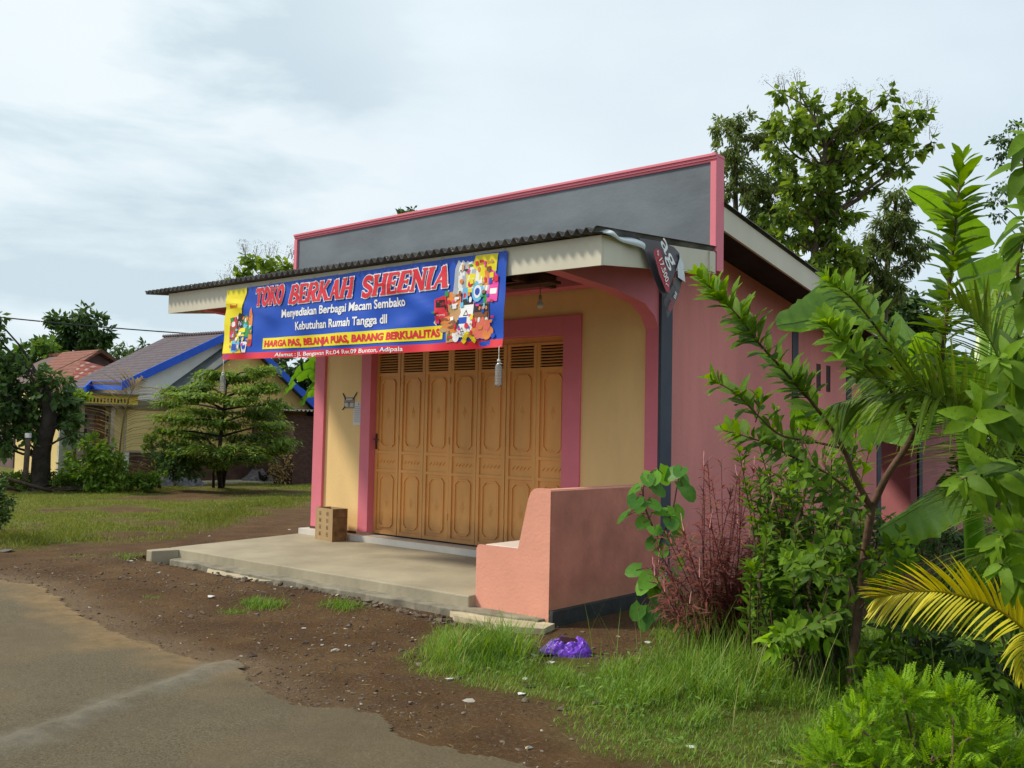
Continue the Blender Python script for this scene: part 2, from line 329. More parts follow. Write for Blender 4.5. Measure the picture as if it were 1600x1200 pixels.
# road sheet
st = .03; rx = np.arange(-9, 6, st); ry = np.arange(-9.5, -4.2, st)
gx, gy = np.meshgrid(rx, ry); sdv = sdist(ROADP, gx, gy)+(fbm(gx*2.2, gy*2.2)-.5)*.22+(fbm(gx*11, gy*11)-.5)*.09
z = GZ+.004+np.clip(sdv, 0, .25)*.06+(fbm(gx*1.2, gy*1.2)-.5)*.012
v = np.stack([gx, gy, z], -1).reshape(-1, 3); nx = len(rx); ny = len(ry)
ii = (np.arange(ny-1)[:, None]*nx+np.arange(nx-1)[None]); F = np.stack([ii, ii+1, ii+1+nx, ii+nx], -1).reshape(-1, 4)
keep = (sdv.ravel()[F] > 0).all(1); b = MB(); b.add(v, F[keep], 0, True)
for (x0, x1, y0, y1) in [(-60, -9, -30, -9.5), (-60, -9, -9.5, -4.95), (-9, 6-st, -30, -9.5), (6-st, 30, -30, -14), (6-st, 14, -14, -8.8)]:
    b.poly([(x0, y0, GZ+.019), (x1, y0, GZ+.019), (x1, y1, GZ+.019), (x0, y1, GZ+.019)])
m, t, N, L = newmat('asphalt'); o = N('ShaderNodeOutputMaterial'); p = N('ShaderNodeBsdfPrincipled'); L(p.outputs[0], o.inputs[0]); g = N('ShaderNodeNewGeometry')
asp = ramp(tn(2.2, 8), [(.3, (.12, .100, .062)), (.5, (.155, .130, .082)), (.72, (.20, .168, .108))])
agg = ramp(tn(70, 5, .9), [(.36, (.055, .045, .033)), (.52, (.165, .132, .078)), (.66, (.32, .265, .17))])
asp = mixc(ramp(tn(2, 3), [(.3, (.55,)*3), (.7, (.85,)*3)]), asp, agg); asp = mixc(ramp(tn(.8, 9, .75), [(.46, (0,)*3), (.62, (.5,)*3)]), asp, ramp(tn(6, 6), [(.3, (.09, .07, .045)), (.7, (.15, .115, .075))]))
at = N('ShaderNodeAttribute'); at.attribute_name = 'silt'; sl = ramp(tn(9, 6), [(.3, (.20, .135, .066)), (.7, (.30, .21, .11))]); asp = mixc(at.outputs['Fac'], asp, sl)
as_ = N('ShaderNodeAttribute'); as_.attribute_name = 'seam'; sm_ = ramp(tn(14, 6), [(.3, (.17, .16, .13)), (.7, (.30, .265, .20))]); asp = mixc(as_.outputs['Fac'], asp, sm_)
L(asp, p.inputs['Base Color']); p.inputs['Roughness'].default_value = .9; p.inputs['Specular IOR Level'].default_value = .2
bp = N('ShaderNodeBump'); bp.inputs['Distance'].default_value = .016; bp.inputs['Strength'].default_value = 1.; L(tn(60, 7, .85), bp.inputs['Height']); L(bp.outputs[0], p.inputs['Normal'])
road = b.build('road', m); struct(road)
nv = len(road.data.vertices); co = np.empty(nv*3); road.data.vertices.foreach_get('co', co); co = co.reshape(-1, 3)
fx, fy = co[:, 0], co[:, 1]; sdv = sdist(ROADP, fx, fy)
silt = np.clip(1.25-sdv/.38+(fbm(fx*2.6, fy*2.6)-.5)*1.9, 0, 1)*np.clip((-fx-.2)/.5, 0, 1)
silt = np.maximum(silt, np.clip((fbm(fx*.8+5, fy*.8)-.58)*2.0, 0, .16))
a = road.data.attributes.new('silt', 'FLOAT', 'POINT'); a.data.foreach_set('value', silt.astype(np.float32))
s0, s1 = G(0, 1175), G(372, 1035); s_1 = s0+(s0-s1)*3; sl = sdist([s_1, s1, s1+np.array([.001, .001, 0]), s_1+np.array([.001, .001, 0])], fx, fy)
seam = np.clip(1.1-np.abs(sl+.03)/.17+(fbm(fx*4, fy*4)-.5)*1.6, 0, 1)*.7*np.clip(fbm(fx*7+3, fy*7)*2.4-.3, 0, 1)
a = road.data.attributes.new('seam', 'FLOAT', 'POINT'); a.data.foreach_set('value', seam.astype(np.float32))
# a low swollen ridge along the seam
co[:, 2] += np.exp(-(sl/.10)**2)*.03; road.data.vertices.foreach_set('co', co.ravel()); road.data.update()

# ------------------------------------------------------------------ shop building
M = lambda *a, **k: mat(*a, **k)
yellow = M('cream_paint', (.88, .61, .28), .75, .09, 1.0, .003, 25, streak=.3, dirtz=(-.02, .12, (.40, .27, .15)))
pink = M('pink_paint', (.74, .20, .26), .6, .05, 2, .0015, 60)
sidepink = M('mauve_wall_paint', (.68, .25, .225), .8, .13, 1.1, .004, 22, streak=.22, dirtz=(-.15, .5, (.30, .16, .13)))
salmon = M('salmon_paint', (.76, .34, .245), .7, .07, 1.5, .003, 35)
salmon_shaded = M('salmon_shade_side', (.54, .195, .14), .8, .22, 1.9, .004, 20, dirtz=(-.2, .25, (.60, .26, .16)))  # darkened salmon: shade of the bench's outer side put into the colour
dpost = M('slate_paint', (.055, .065, .09), .55, .15, 2, .001, 40)
grey = M('parapet_grey_paint', (.155, .18, .21), .7, .2, .8, .002, 30, streak=2.2, dirtz=(3.42, .22, (.12, .13, .135)))
ochre = M('ochre_door_paint', (.78, .385, .115), .5, .11, 2.2, .0012, 30, spec=.4, streak=.25, dirtz=(.03, .28, (.36, .18, .07)))
ochre_d = M('door_gap', (.05, .025, .01), .8, .1)
cream = M('cream_board_paint', (.62, .58, .47), .6, .05, 2, streak=.3)
asb = M('fibre_cement_sheet', (.15, .145, .135), .85, .4, 3, .003, 30)
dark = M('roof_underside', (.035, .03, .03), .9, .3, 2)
wood = M('brown_timber', (.10, .05, .03), .8, .3, 8, streak=.2)
conc = M('porch_concrete', (.36, .315, .225), .85, .16, 1.3, .003, 40)
conc_d = M('rough_concrete', (.25, .225, .17), .9, .3, 4, .008, 18)
white_tile = M('white_tile', (.62, .58, .52), .35, .08, 3, spec=.5)
darkbase = M('charcoal_plinth_paint', (.05, .05, .05), .85, .35, 4, .006, 20)

shop = thing('shop_building', (-2.97, 0, GZ), 'single-storey pink and yellow shop with a tall grey parapet and ochre folding doors', 'shop')
XL, XO0, XO1, ZD = -5.946, -4.72, -1.335, 2.65
b = MB()
b.box((XL, 0, -.4), (XO0, .15, 3.9)); b.box((XO1, 0, -.4), (0, .15, 3.9)); b.box((XO0, 0, ZD), (XO1, .15, 3.9))
b.build('front_wall', yellow, shop)
b = MB(); b.box((XL-.003, -.045, .02), (-5.72, .003, 3.28)); b.build('pilaster', pink, shop, bevel=.004)
b = MB(); b.box((-.19, -.045, .02), (.002, -.001, 3.28)); b.build('pilaster', pink, shop, bevel=.004)
b = MB(); b.box((XO0-.20, -.03, .03), (XO0+.003, .12, ZD+.22)); b.box((XO1-.003, -.03, .03), (XO1+.255, .12, ZD+.22)); b.box((XO0+.003, -.03, ZD-.002), (XO1-.003, .12, ZD+.22))
b.build('door_surround', pink, shop, bevel=.004)
b = MB(); b.box((XL-.12, -.17, -.125), (.02, 0.12, 0.0)); tile = b.build('tiled_step', white_tile, shop, bevel=.004)
b = MB(); b.box((XL-.006, -.055, 0.0), (XO0-.2, -.0455, .032)); b.build('skirting', M('brown_skirting', (.10, .045, .03), .6), shop)
# side and rear walls
b = MB()
b.box((-.15, .15, -.4), (.0, 6.95, 3.62)); b.build('side_wall', sidepink, shop)
# notch-free slits are proud frames over dark recess
b = MB(); b.box((-5.946, .15, -.4), (-5.80, 9.5, 3.2)); b.build('side_wall', sidepink, shop)
rearpink = M('rear_wall_paint', (.55, .20, .22), .8, .1, 1.2, .003, 20)
b = MB(); b.box((-.15, 9.1, -.4), (0.0, 12.2, 2.7)); b.box((-1.6, 6.95, -.4), (-1.5, 9.1, 2.9)); b.box((-5.8, 12.05, -.4), (0, 12.2, 2.7)); b.build('rear_wall', rearpink, shop)
b = MB(); b.box((-1.5, 7.5, .2), (-1.46, 8.3, 2.0)); b.build('rear_window', M('dark_opening', (.02, .018, .02), .4), shop)
for yy, w in ((3.45, .19), (5.48, .2), (6.85, .19), (9.1, .19)):
    b = MB(); b.box((-.03, yy, -.32), (.014, yy+w, 3.68-.145*yy if yy < 7 else 2.6)); b.build('column', dpost, shop)
b = MB(); b.box((-.02, -.0465, -.32), (.015, .19, 3.3)); b.build('column', dpost, shop)
redf = M('dark_red_frame', (.12, .02, .03), .6)
for yy in (4.33, 4.70):
    f = MB(); f.box((-.01, yy-.015, 2.17), (.008, yy+.125, 2.185)); f.box((-.01, yy-.015, 2.545), (.008, yy+.125, 2.56)); f.box((-.01, yy-.015, 2.185), (.008, yy, 2.545)); f.box((-.01, yy+.11, 2.185), (.008, yy+.125, 2.545))
    w = f.build('slit_window', redf, shop)
    q = MB(); q.box((-.02, yy, 2.186), (.003, yy+.11, 2.544)); q.build('pane', M('dark_opening', (), 0), w)
# main roof: sheet, rake fascia, rafters
def rz(y): return 3.99-.145*y
b = MB(); n = 80*6; us = np.linspace(-6.57, .69, n+1); vs = np.linspace(.16, 8.2, 5)
b.grid(lambda x, y: (x, y, rz(y)+.022*math.sin(x*2*PI/.105)), us, vs); b.build('roof_sheet', asb, shop)
for x0, x1 in ((.62, .65), (-6.57, -6.54)):
    b = MB(); v = [(x0, .155, rz(.155)-.29), (x1, .155, rz(.155)-.29), (x1, 8.1, rz(8.1)-.29), (x0, 8.1, rz(8.1)-.29), (x0, .155, rz(.155)-.035), (x1, .155, rz(.155)-.035), (x1, 8.1, rz(8.1)-.035), (x0, 8.1, rz(8.1)-.035)]
    b.hexa(v); b.build('rake_fascia', cream, shop)
b = MB()
for yy in np.arange(.9, 8, 1.1): b.box((-6.5, yy, rz(yy)-.12), (.61, yy+.06, rz(yy)-.05))
b.build('purlin', wood, shop)
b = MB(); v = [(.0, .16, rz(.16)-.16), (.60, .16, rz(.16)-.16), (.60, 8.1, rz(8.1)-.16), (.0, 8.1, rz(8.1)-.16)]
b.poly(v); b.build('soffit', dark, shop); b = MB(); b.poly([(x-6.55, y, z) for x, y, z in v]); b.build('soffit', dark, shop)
b = MB(); b.grid(lambda x, y: (x, y, 2.95-.11*(y-6.9)+.02*math.sin(x*2*PI/.105)), np.linspace(-3, 1.3, 320), (8.25, 13)); b.build('rear_roof_sheet', asb, shop)
b = MB(); b.box((1.2, 8.2, 2.5), (1.28, 13, 2.62)); b.box((-1.4, 8.3, 2.60), (1.2, 8.4, 2.72)); b.box((-1.4, 10.5, 2.38), (1.2, 10.6, 2.5)); b.build('rear_rafter', wood, shop)
# parapet
b = MB(); b.box((-6.57, .0, 3.22), (.65, .15, 4.47)); par = b.build('parapet', pink, shop)
b = MB(); b.box((-6.51, -.006, 3.40), (.59, .002, 4.40)); b.build('parapet_panel', grey, par)
b = MB()
for k, (d, h0, h1) in enumerate(((.055, 4.445, 4.475), (.04, 4.415, 4.445), (.025, 4.39, 4.415))): b.box((-6.575, -d, h0), (.655, 0.152 if k == 0 else .0, h1))
b.box((-6.575, -.035, 3.42), (-6.505, -.001, 4.39)); b.box((.585, -.035, 3.42), (.655, -.001, 4.39)); b.build('parapet_trim', pink, par, bevel=.003)

# door leaves
DW = (XO1-XO0)/7
b = MB(); b.box((XO0, .118, ZD-.07), (XO1, .16, ZD)); b.box((XO0, .18, 0), (XO1, .2, ZD), 1); b.build('door_header', [ochre, ochre_d], shop)
def ring(b, x0, x1, z0, z1, c, w, y0, y1):      # octagonal moulding
    def oc(o): return [(x0+o+c, z0+o), (x1-o-c, z0+o), (x1-o, z0+o+c), (x1-o, z1-o-c), (x1-o-c, z1-o), (x0+o+c, z1-o), (x0+o, z1-o-c), (x0+o, z0+o+c)]
    A, Bq = oc(0), oc(w); v = []
    for pr, y in ((A, y0), (A, y1), (Bq, y1), (Bq, y0)): v += [(x, y, z) for x, z in pr]
    f = []
    for k in range(3):
        for i in range(8): f.append([k*8+i, k*8+(i+1) % 8, (k+1)*8+(i+1) % 8, (k+1)*8+i])
    b.add(v, f)
for k in range(7):
    x0 = XO0+DW*k+.004; x1 = XO0+DW*(k+1)-.004; a = .05; yf = .085+(.006 if k in (1, 2, 5) else 0)
    b = MB()
    b.box((x0, yf+.022, .02), (x1, yf+.03, 2.26))                    # panel plane
    b.box((x0, yf, .02), (x0+a, yf+.021, 2.575)); b.box((x1-a, yf, .02), (x1, yf+.021, 2.575))
    for z0, z1 in ((.02, .07), (.885, .925), (1.14, 1.18), (2.235, 2.275), (2.545, 2.575)): b.box((x0+a, yf+.001, z0), (x1-a, yf+.021, z1))
    for z0, z1 in ((.12, .845), (1.235, 2.19)):
        ring(b, x0+a+.045, x1-a-.045, z0, z1, .05, .020, yf+.022, yf+.002)
        cz = (z0+z1)/2; cx = (x0+x1)/2
        v = [(cx, yf+.022, cz-.10), (cx+.045, yf+.022, cz), (cx, yf+.022, cz+.10), (cx-.045, yf+.022, cz), (cx, yf-.004, cz)]
        b.add(v, [[0, 1, 4], [1, 2, 4], [2, 3, 4], [3, 0, 4]])
    for j in range(5):      # pressed lozenges on the mid panel
        cx = x0+a+.07+(DW-2*a-.14)*j/4; cz = 1.032
        b.add([(cx-.03, yf+.022, cz-.03), (cx-.02, yf+.022, cz-.035), (cx+.03, yf+.022, cz+.03), (cx+.02, yf+.022, cz+.035), (cx, yf+.004, cz)], [[0, 1, 4], [1, 2, 4], [2, 3, 4], [3, 0, 4]])
    leaf = b.build('door_leaf', ochre, shop, bevel=.0015)
    b = MB()
    for j in range(7):
        z = 2.292+j*.036; b.hexa([(x0+a, yf+.002, z), (x1-a, yf+.002, z), (x1-a, yf+.024, z+.012), (x0+a, yf+.024, z+.012), (x0+a, yf+.001, z+.008), (x1-a, yf+.001, z+.008), (x1-a, yf+.022, z+.022), (x0+a, yf+.022, z+.022)])
    b.build('louvre_vent', ochre, leaf)
    if k == 0:
        b = MB(); b.box((x0+.012, yf-.008, 1.20), (x0+.05, yf-.0005, 1.42)); b.tube([(x0+.03, yf-.006, 1.34), (x0+.03, yf-.05, 1.34), (x0+.13, yf-.055, 1.335)], .009, 8)
        b.build('door_handle', M('brown_metal', (.09, .035, .02), .35, spec=.6), leaf)
    if k in (1, 3, 5):
        for z in (.3, 1.3, 2.1): b = MB(); b.tube([(x0-.004, yf-.004, z), (x0-.004, yf-.004, z+.09)], .008, 8); b.build('hinge', ochre, leaf)

# canopy
def cz_(y): return 3.265+(y+2.2)*.085+.0
ZL = lambda x: (x-.62)*-.0075           # the sheet sags a little along its length
b = MB(); us = np.linspace(-6.97, .66, 76*7+1); vs = np.linspace(-2.24, -.0065, 4); vs[-1] = -.008
prof = lambda x: .026*math.sin(x*2*PI/.1045)
b.grid(lambda x, y: (x, y, cz_(y)+ZL(x)+prof(x)), us, vs); b.grid(lambda x, y: (x, y, cz_(y)+ZL(x)+prof(x)-.007), us, vs)
n = len(us); st0 = b.n-2*4*n
f = [[st0+i, st0+i+1, st0+4*n+i+1, st0+4*n+i] for i in range(n-1)]; b.f.append((np.array(f), 0, False))
canopy = b.build('canopy_sheet', asb, shop)
ends = [-6.54, -4.2, -1.75, .637]
for i in range(3):
    x0, x1 = ends[i]+.002, ends[i+1]-.002
    b = MB(); b.hexa([(x0, -2.125, 2.955+ZL(x0)), (x1, -2.125, 2.955+ZL(x1)), (x1, -2.10, 2.955+ZL(x1)), (x0, -2.10, 2.955+ZL(x0)), (x0, -2.125, 3.225+ZL(x0)), (x1, -2.125, 3.225+ZL(x1)), (x1, -2.10, 3.225+ZL(x1)), (x0, -2.10, 3.225+ZL(x0))])
    b.build('fascia_board', cream, shop)
for x0, x1, zz in ((.615, .639, 0), (-6.54, -6.515, .05)):
    b = MB(); b.hexa([(x0, -2.0995, 2.96+zz), (x1, -2.0995, 2.96+zz), (x1, -.006, 3.185+zz), (x0, -.006, 3.185+zz), (x0, -2.0995, 3.225+zz), (x1, -2.0995, 3.225+zz), (x1, -.006, 3.42+zz), (x0, -.006, 3.42+zz)])
    b.build('fascia_board', cream, shop)
b = MB(); b.box((.58, -.17, 3.19), (.66, -.056, 3.40)); b.build('fascia_end_block', cream, shop)
b = MB(); b.box((.60, -2.3+.09, 3.2), (.66, .0-.06, 3.21)); 
b = MB()
for yy in (-2.05, -1.3, -.6): b.box((-6.5, yy, cz_(yy)-.075), (.61, yy+.05, cz_(yy)-.03))
b.build('canopy_purlin', wood, shop)
for xx in (-5.95, -.19):        # tapered pink cantilever beams
    b = MB(); pr = [(-2.07, 3.16), (-2.07, 3.02), (-.9, 2.96), (-.34, 2.88), (-.14, 2.77), (-.0455, 2.64), (-.0455, 3.30)]
    b.prism(pr, xx, xx+.17, axis='x'); b.build('cantilever_beam', pink, shop)
b = MB(); b.box((-5.7, -.3, 3.16), (-.25, -.046, 3.28)); b.build('ceiling_beam', pink, shop)
b = MB(); pt = on(838, 433, 1, -1.0); b.box((pt[0]-.35, -1.15, 3.06), (pt[0]+.30, -.95, 3.09)); b.box((pt[0]-.1, -1.3, 3.09), (pt[0]-.03, -.6, 3.22)); b.build('lamp_plank', wood, shop)

# bulb under the canopy
pt = on(844, 474, 1, -1.05)
bulb = thing('light_bulb', (pt[0], pt[1], pt[2]-.06), 'unlit white bulb hanging on a short cord under the canopy', 'light bulb')
b = MB(); b.lathe((pt[0], pt[1], pt[2]-.055), [(.002, 0), (.022, .005), (.034, .022), (.036, .04), (.028, .062), (.016, .085), (.014, .095)], 20); b.build('bulb_glass', M('milky_glass', (.62, .60, .55), .2, .02, spec=.6), bulb)
b = MB(); b.lathe((pt[0], pt[1], pt[2]+.038), [(.016, 0), (.018, .02), (.014, .05), (.004, .055)], 14); b.tube([(pt[0], pt[1], pt[2]+.085), (pt[0], pt[1], 3.06)], .004, 6); b.build('lamp_socket', M('socket_plastic', (.35, .30, .22), .4), bulb)

# porch slab (a thing on the ground)
slab = thing('porch_slab', (-3, -1.1, GZ), 'raised grey concrete porch floor in front of the folding doors', 'porch')
b = MB(); v0 = []
def rough_edge(pts, z0, z1, jit, mb, mi=0, step=.07, tilt=0.):
    out = []
    n = len(pts)
    for i in range(n):
        a, c = np.array(pts[i], float), np.array(pts[(i+1) % n], float); L_ = np.linalg.norm(c-a); k = max(1, int(L_/step))
        for j in range(k):
            q = a+(c-a)*j/k; w_ = (c-a)/max(L_, 1e-6)
            out.append(q+np.array([w_[1], -w_[0]])*((float(fbm(q[0]*3.1+q[1]*1.7, q[1]*3+5))-.5)*jit*7+RNG.normal()*jit*.15)*min(1, L_))
    out = np.array(out); m_ = len(out)
    v = [(*q, z0) for q in out]+[(*q, z1+tilt*q[1]) for q in out]
    mb.add(v, [[i, (i+1) % m_, m_+(i+1) % m_, m_+i] for i in range(m_)], mi)
    mb.f.append((np.array([list(range(m_))])+mb.n-m_, mi, False))
rough_edge([(-6.07, -.172), (-6.07, -2.24), (-.855, -2.12), (-.855, -.172)], -.42, -.078, .006, b, tilt=.0225)
b.build('slab', conc, slab, bevel=.012)
b = MB(); rough_edge([(-6.10, -2.235), (-6.08, -2.56), (-5.93, -2.57), (-5.84, -2.255), (-5.84, -2.235)], -.42, -.133, .008, b); b.build('slab_corner', conc, slab, bevel=.012)
b = MB(); rough_edge([(-5.9, -2.22), (-5.75, -2.40), (-3.6, -2.40), (-1.0, -2.27), (.0, -2.12), (.0, -1.9)], -.42, -.235, .02, b); b.build('footing', conc_d, slab, bevel=.01)
b = MB(); rough_edge([(-1.0, -2.24), (-.75, -2.42), (-.1, -2.45), (.20, -2.30), (.13, -2.03), (-.8, -2.1)], -.42, -.258, .02, b); tag(b.build('concrete_patch', M('pale_concrete', (.46, .40, .27), .9, .2, 5, .004, 30)), 'pale broken concrete patch at the foot of the salmon bench', 'concrete patch')
b = MB(); rough_edge([(-4.9, -2.40), (-4.6, -2.62), (-3.75, -2.60), (-3.6, -2.41)], -.36, -.262, .03, b); tag(b.build('concrete_patch', M('pale_concrete', (), 0)), 'thin pale mortar patch along the front of the porch slab', 'concrete patch')

# masonry bench
bench = thing('masonry_bench', (-.4, -1.0, GZ), 'salmon painted masonry bench with a tall back closing the right end of the porch', 'bench')
pr = [(-.85, -.30), (-.85, .325), (-.835, .35), (-.81, .358), (-.335, .355), (-.325, .37), (-.215, .83), (-.19, .895), (-.15, .93), (-.10, .94), (.028, .94), (.028, -.30)]
b = MB(); b.prism(pr, -2.02, -.047); b.build('bench_body', salmon, bench, bevel=.012)
b = MB(); b.box((-.80, -1.95, .357), (-.345, -.05, .366)); b.build('seat', M('pale_seat_tile', (.72, .66, .60), .4, .06, 3), bench, bevel=.003)
b = MB(); b.box((.0265, -2.0, -.165), (.031, -.05, .925)); b.build('bench_side_shade', salmon_shaded, bench)  # thin skin carrying the painted shade of the outer side
b = MB(); b.box((.029, -2.015, -.42), (.085, -.05, -.165)); b.build('plinth', darkbase, bench, bevel=.004)

# ------------------------------------------------------------------ lettering helper
def text_mesh(txt, size, off=0., shear=0., sx=1.):
    c = bpy.data.curves.new('t', 'FONT'); c.body = txt; c.size = size; c.offset = off; c.shear = shear; c.resolution_u = 3; c.fill_mode = 'FRONT'
    o = bpy.data.objects.new('t', c); S.collection.objects.link(o); bpy.context.view_layer.update()
    me = bpy.data.meshes.new_from_object(o.evaluated_get(bpy.context.evaluated_depsgraph_get()))
    v = np.array([list(q.co) for q in me.vertices]); f = [list(q.vertices) for q in me.polygons]
    bpy.data.objects.remove(o); bpy.data.curves.remove(c); bpy.data.meshes.remove(me); v[:, 0] *= sx
    return v, f
import bmesh
def draped(mb, v2, faces, mi, fn, lift, du=.012, dv=.06):
    bm = bmesh.new(); vs = [bm.verts.new((x, y, 0)) for x, y in v2]
    for f in faces:
        try: bm.faces.new([vs[i] for i in f])
        except ValueError: pass
    v2 = np.asarray(v2); 
    for ax, st_ in ((0, du), (1, dv)):
        lo, hi = v2[:, ax].min(), v2[:, ax].max()
        for c in np.arange(math.ceil(lo/st_)*st_, hi, st_):
            co = [0, 0, 0]; no = [0, 0, 0]; co[ax] = c; no[ax] = 1
            bmesh.ops.bisect_plane(bm, geom=bm.verts[:]+bm.edges[:]+bm.faces[:], plane_co=co, plane_no=no, dist=1e-6)
    bm.verts.index_update(); pts = [fn(q.co.x, q.co.y, lift) for q in bm.verts]; by = {}
    for f in bm.faces: by.setdefault(len(f.verts), []).append([q.index for q in f.verts])
    bm.free(); n0 = mb.n; mb.v.append(np.array(pts)); mb.t.append(np.full(len(pts), .5)); mb.n += len(pts)
    for q in by.values(): mb.f.append((np.array(q)+n0, mi, False))
def put_text(mb, txt, mi, fn, x0, x1, ybase, h, off=0, shear=0., lift=.004, cut=None):
    """fit txt between u=x0..x1 with cap height h at v=ybase; fn(u, v, lift) -> 3D point"""
    v, f = text_mesh(txt, 1, off, shear); lo, hi = v[:, 0].min(), v[:, 0].max()
    u = x0+(v[:, 0]-lo)/(hi-lo)*(x1-x0); w = ybase+v[:, 1]/.73*h
    draped(mb, list(zip(u, w)), f, mi, fn, lift, *(cut or (.012, .06)))

# ------------------------------------------------------------------ banner
BL, BR_, BT, BB = -5.085, -.435, 3.19, 2.315
BW = BR_-BL; BH = BT-BB
def bsurf(u, v, lift=0.):       # u, v in 0..1 from the lower left
    x = BL+u*BW; s = math.sin
    z = BB+v*(BH+.01)-(.045*(u-.0)*(1-v))+.0-.012*s(u*PI)*(1-v)
    sag = (1-v)
    rip = .016*s(u*13+v*5)*(.3+sag)+.012*s(u*31-v*9+1)*sag+.006*s(u*60+v*14)
    d = (v-(.78-1.25*(u-.04)))/.06; rip += .022*math.exp(-d*d)*max(0, 1-u*2.8)            # a diagonal crease from the upper left
    d = (v-(.2+1.1*(u-.60)))/.07; rip += .012*math.exp(-d*d)*max(0, 1-abs(u-.72)*6)
    d = ((u-.965)+.4*(v))/.03; rip += .016*math.exp(-d*d)
    y = -2.158-.02*sag-rip
    return np.array([x, y-lift, z])
def vinyl(name, c): return M(name, c, .38, .03, 3, spec=.4)
BM = [vinyl('vinyl_blue', (.008, .075, .50)), vinyl('vinyl_red', (.70, .02, .04)), vinyl('vinyl_yellow', (.85, .72, .01)), vinyl('vinyl_white', (.85, .84, .84)),
      vinyl('vinyl_black', (.02, .015, .015)), vinyl('vinyl_green', (.03, .28, .06)), vinyl('vinyl_brown', (.25, .09, .03)), vinyl('vinyl_orange', (.80, .25, .05)),
      vinyl('vinyl_tan', (.55, .32, .14)), vinyl('vinyl_pink', (.80, .05, .35)), vinyl('vinyl_sky', (.15, .50, .75)), vinyl('vinyl_grey', (.42, .45, .50)), vinyl('vinyl_coral', (.80, .18, .12))]
blue, red, yel, whi, blk, grn, brn, org, tan, pnk, skyc, gry, cor = range(13)
banner = thing('shop_banner', ((BL+BR_)/2, -2.16, BB), 'blue, yellow and red vinyl banner naming the shop, hung along the canopy edge', 'banner')
b = MB()
def brect(u0, u1, v0, v1, mi, lift, skew=0., nu=None):
    nu = nu or max(2, int((u1-u0)*90)+1); nv = max(2, int((v1-v0)*18)+1)
    b.grid(lambda u, v: bsurf(u+skew*(v-v0), v, lift), np.linspace(u0, u1, nu), np.linspace(v0, v1, nv), mi)
def bpoly(pts, mi, lift):       # fan polygon round its centre
    c = np.mean(pts, 0); n = len(pts); draped(b, [tuple(c)]+[tuple(q) for q in pts], [[0, 1+i, 1+(i+1) % n] for i in range(n)], mi, bsurf, lift)
def bell(cu, cv, ru, rv, mi, lift, n=14): bpoly([(cu+ru*math.cos(2*PI*i/n), cv+rv*math.sin(2*PI*i/n)) for i in range(n)], mi, lift)
brect(0, 1, 0, 1, blue, 0, nu=140)
brect(0, 1, 0, .085, red, .0015, nu=120)
# yellow left field with a wavy right side
ye = [(.095, 1), (.092, .93), (.083, .86), (.079, .80), (.078, .72), (.072, .62), (.068, .5), (.07, .35), (.078, .22), (.083, .15), (.088, .086)]
for i in range(len(ye)-1):
    (u1, v1), (u0, v0) = ye[i], ye[i+1]
    for mi, lf, du in ((blk, .0025, .004), (yel, .004, 0)):
        b.grid(lambda s_, t_: bsurf(s_*((u0+du)+(u1-u0)*t_), v0+(v1-v0)*t_, lf), np.linspace(0, 1, 9), (0, .5, 1), mi)
tf = lambda u, v, l: bsurf(u, v, l)
# product pictures, left
L2, L3, L4 = .006, .0075, .009
put_text(b, 'Bimoli', red, tf, .020, .058, .735, .052, .02, .2, L3)
bpoly([(.028, .27), (.026, .50), (.030, .60), (.060, .60), (.060, .25)], brn, L2); brect(.030, .052, .45, .56, red, L3); bell(.040, .50, .008, .04, whi, L4); brect(.027, .050, .30, .40, red, L3); put_text(b, 'an', whi, tf, .029, .050, .31, .07, .02, 0, L4)
bpoly([(.055, .42), (.056, .62), (.065, .66), (.080, .62), (.080, .42)], blk, L3); put_text(b, 'Pak', whi, tf, .060, .078, .48, .06, 0, 0, L4)
bpoly([(.085, .32), (.078, .46), (.082, .60), (.098, .62), (.112, .54), (.113, .30)], grn, L2); bell(.095, .47, .012, .035, skyc, L3)
bpoly([(.112, .18), (.112, .42), (.106, .55), (.110, .66), (.116, .72), (.122, .62), (.126, .48), (.128, .22), (.122, .17)], org, L2); brect(.112, .127, .34, .46, grn, L3); brect(.113, .127, .18, .27, red, L3)
brect(.068, .094, .32, .44, yel, L3); put_text(b, 'Dairy', grn, tf, .071, .091, .35, .045, .01, .1, L4)
bpoly([(.040, .12), (.042, .24), (.050, .27), (.082, .24), (.082, .13), (.050, .09)], skyc, L3); bpoly([(.043, .13), (.045, .22), (.066, .21), (.066, .12)], BM and blue, L4); bell(.074, .18, .006, .03, red, L4)
bell(.100, .13+.08, .012, .02, whi, L4); bpoly([(.088, .24), (.112, .24), (.108, .09), (.092, .09)], whi, L3); bell(.100, .17, .007, .04, blue, L4)
# product pictures, right
for i in range(9):
    u = .855+i*.012; bpoly([(u, .60), (u+.004, .93-.015*abs(i-4)), (u+.012, .97-.01*i), (u+.022, .92), (u+.020, .60)], whi if i % 2 else gry, L2+.0001*i)
bpoly([(.905, .88), (.915, .99), (.978, .985), (.974, .80), (.93, .80)], yel, L3); put_text(b, 'Bimoli', org, tf, .925, .965, .885, .045, .01, .2, L4)
brect(.893, .917, .60, .80, yel, L3); brect(.896, .914, .64, .75, whi, L3+.0007); bell(.905, .69, .007, .035, red, L4)
for u, mi in ((.935, yel), (.948, org), (.96, pnk)): bpoly([(u-.008, .66), (u-.009, .80), (u-.003, .84), (u+.006, .82), (u+.009, .66)], mi, L3)
bpoly([(.805, .30), (.800, .56), (.838, .60), (.842, .30)], red, L3); brect(.806, .834, .47, .55, blk, L4); put_text(b, 'Noodle', red, tf, .807, .833, .49, .04, .01, .2, L4+.001); put_text(b, 'mie goreng', whi, tf, .808, .832, .38, .022, 0, 0, L4)
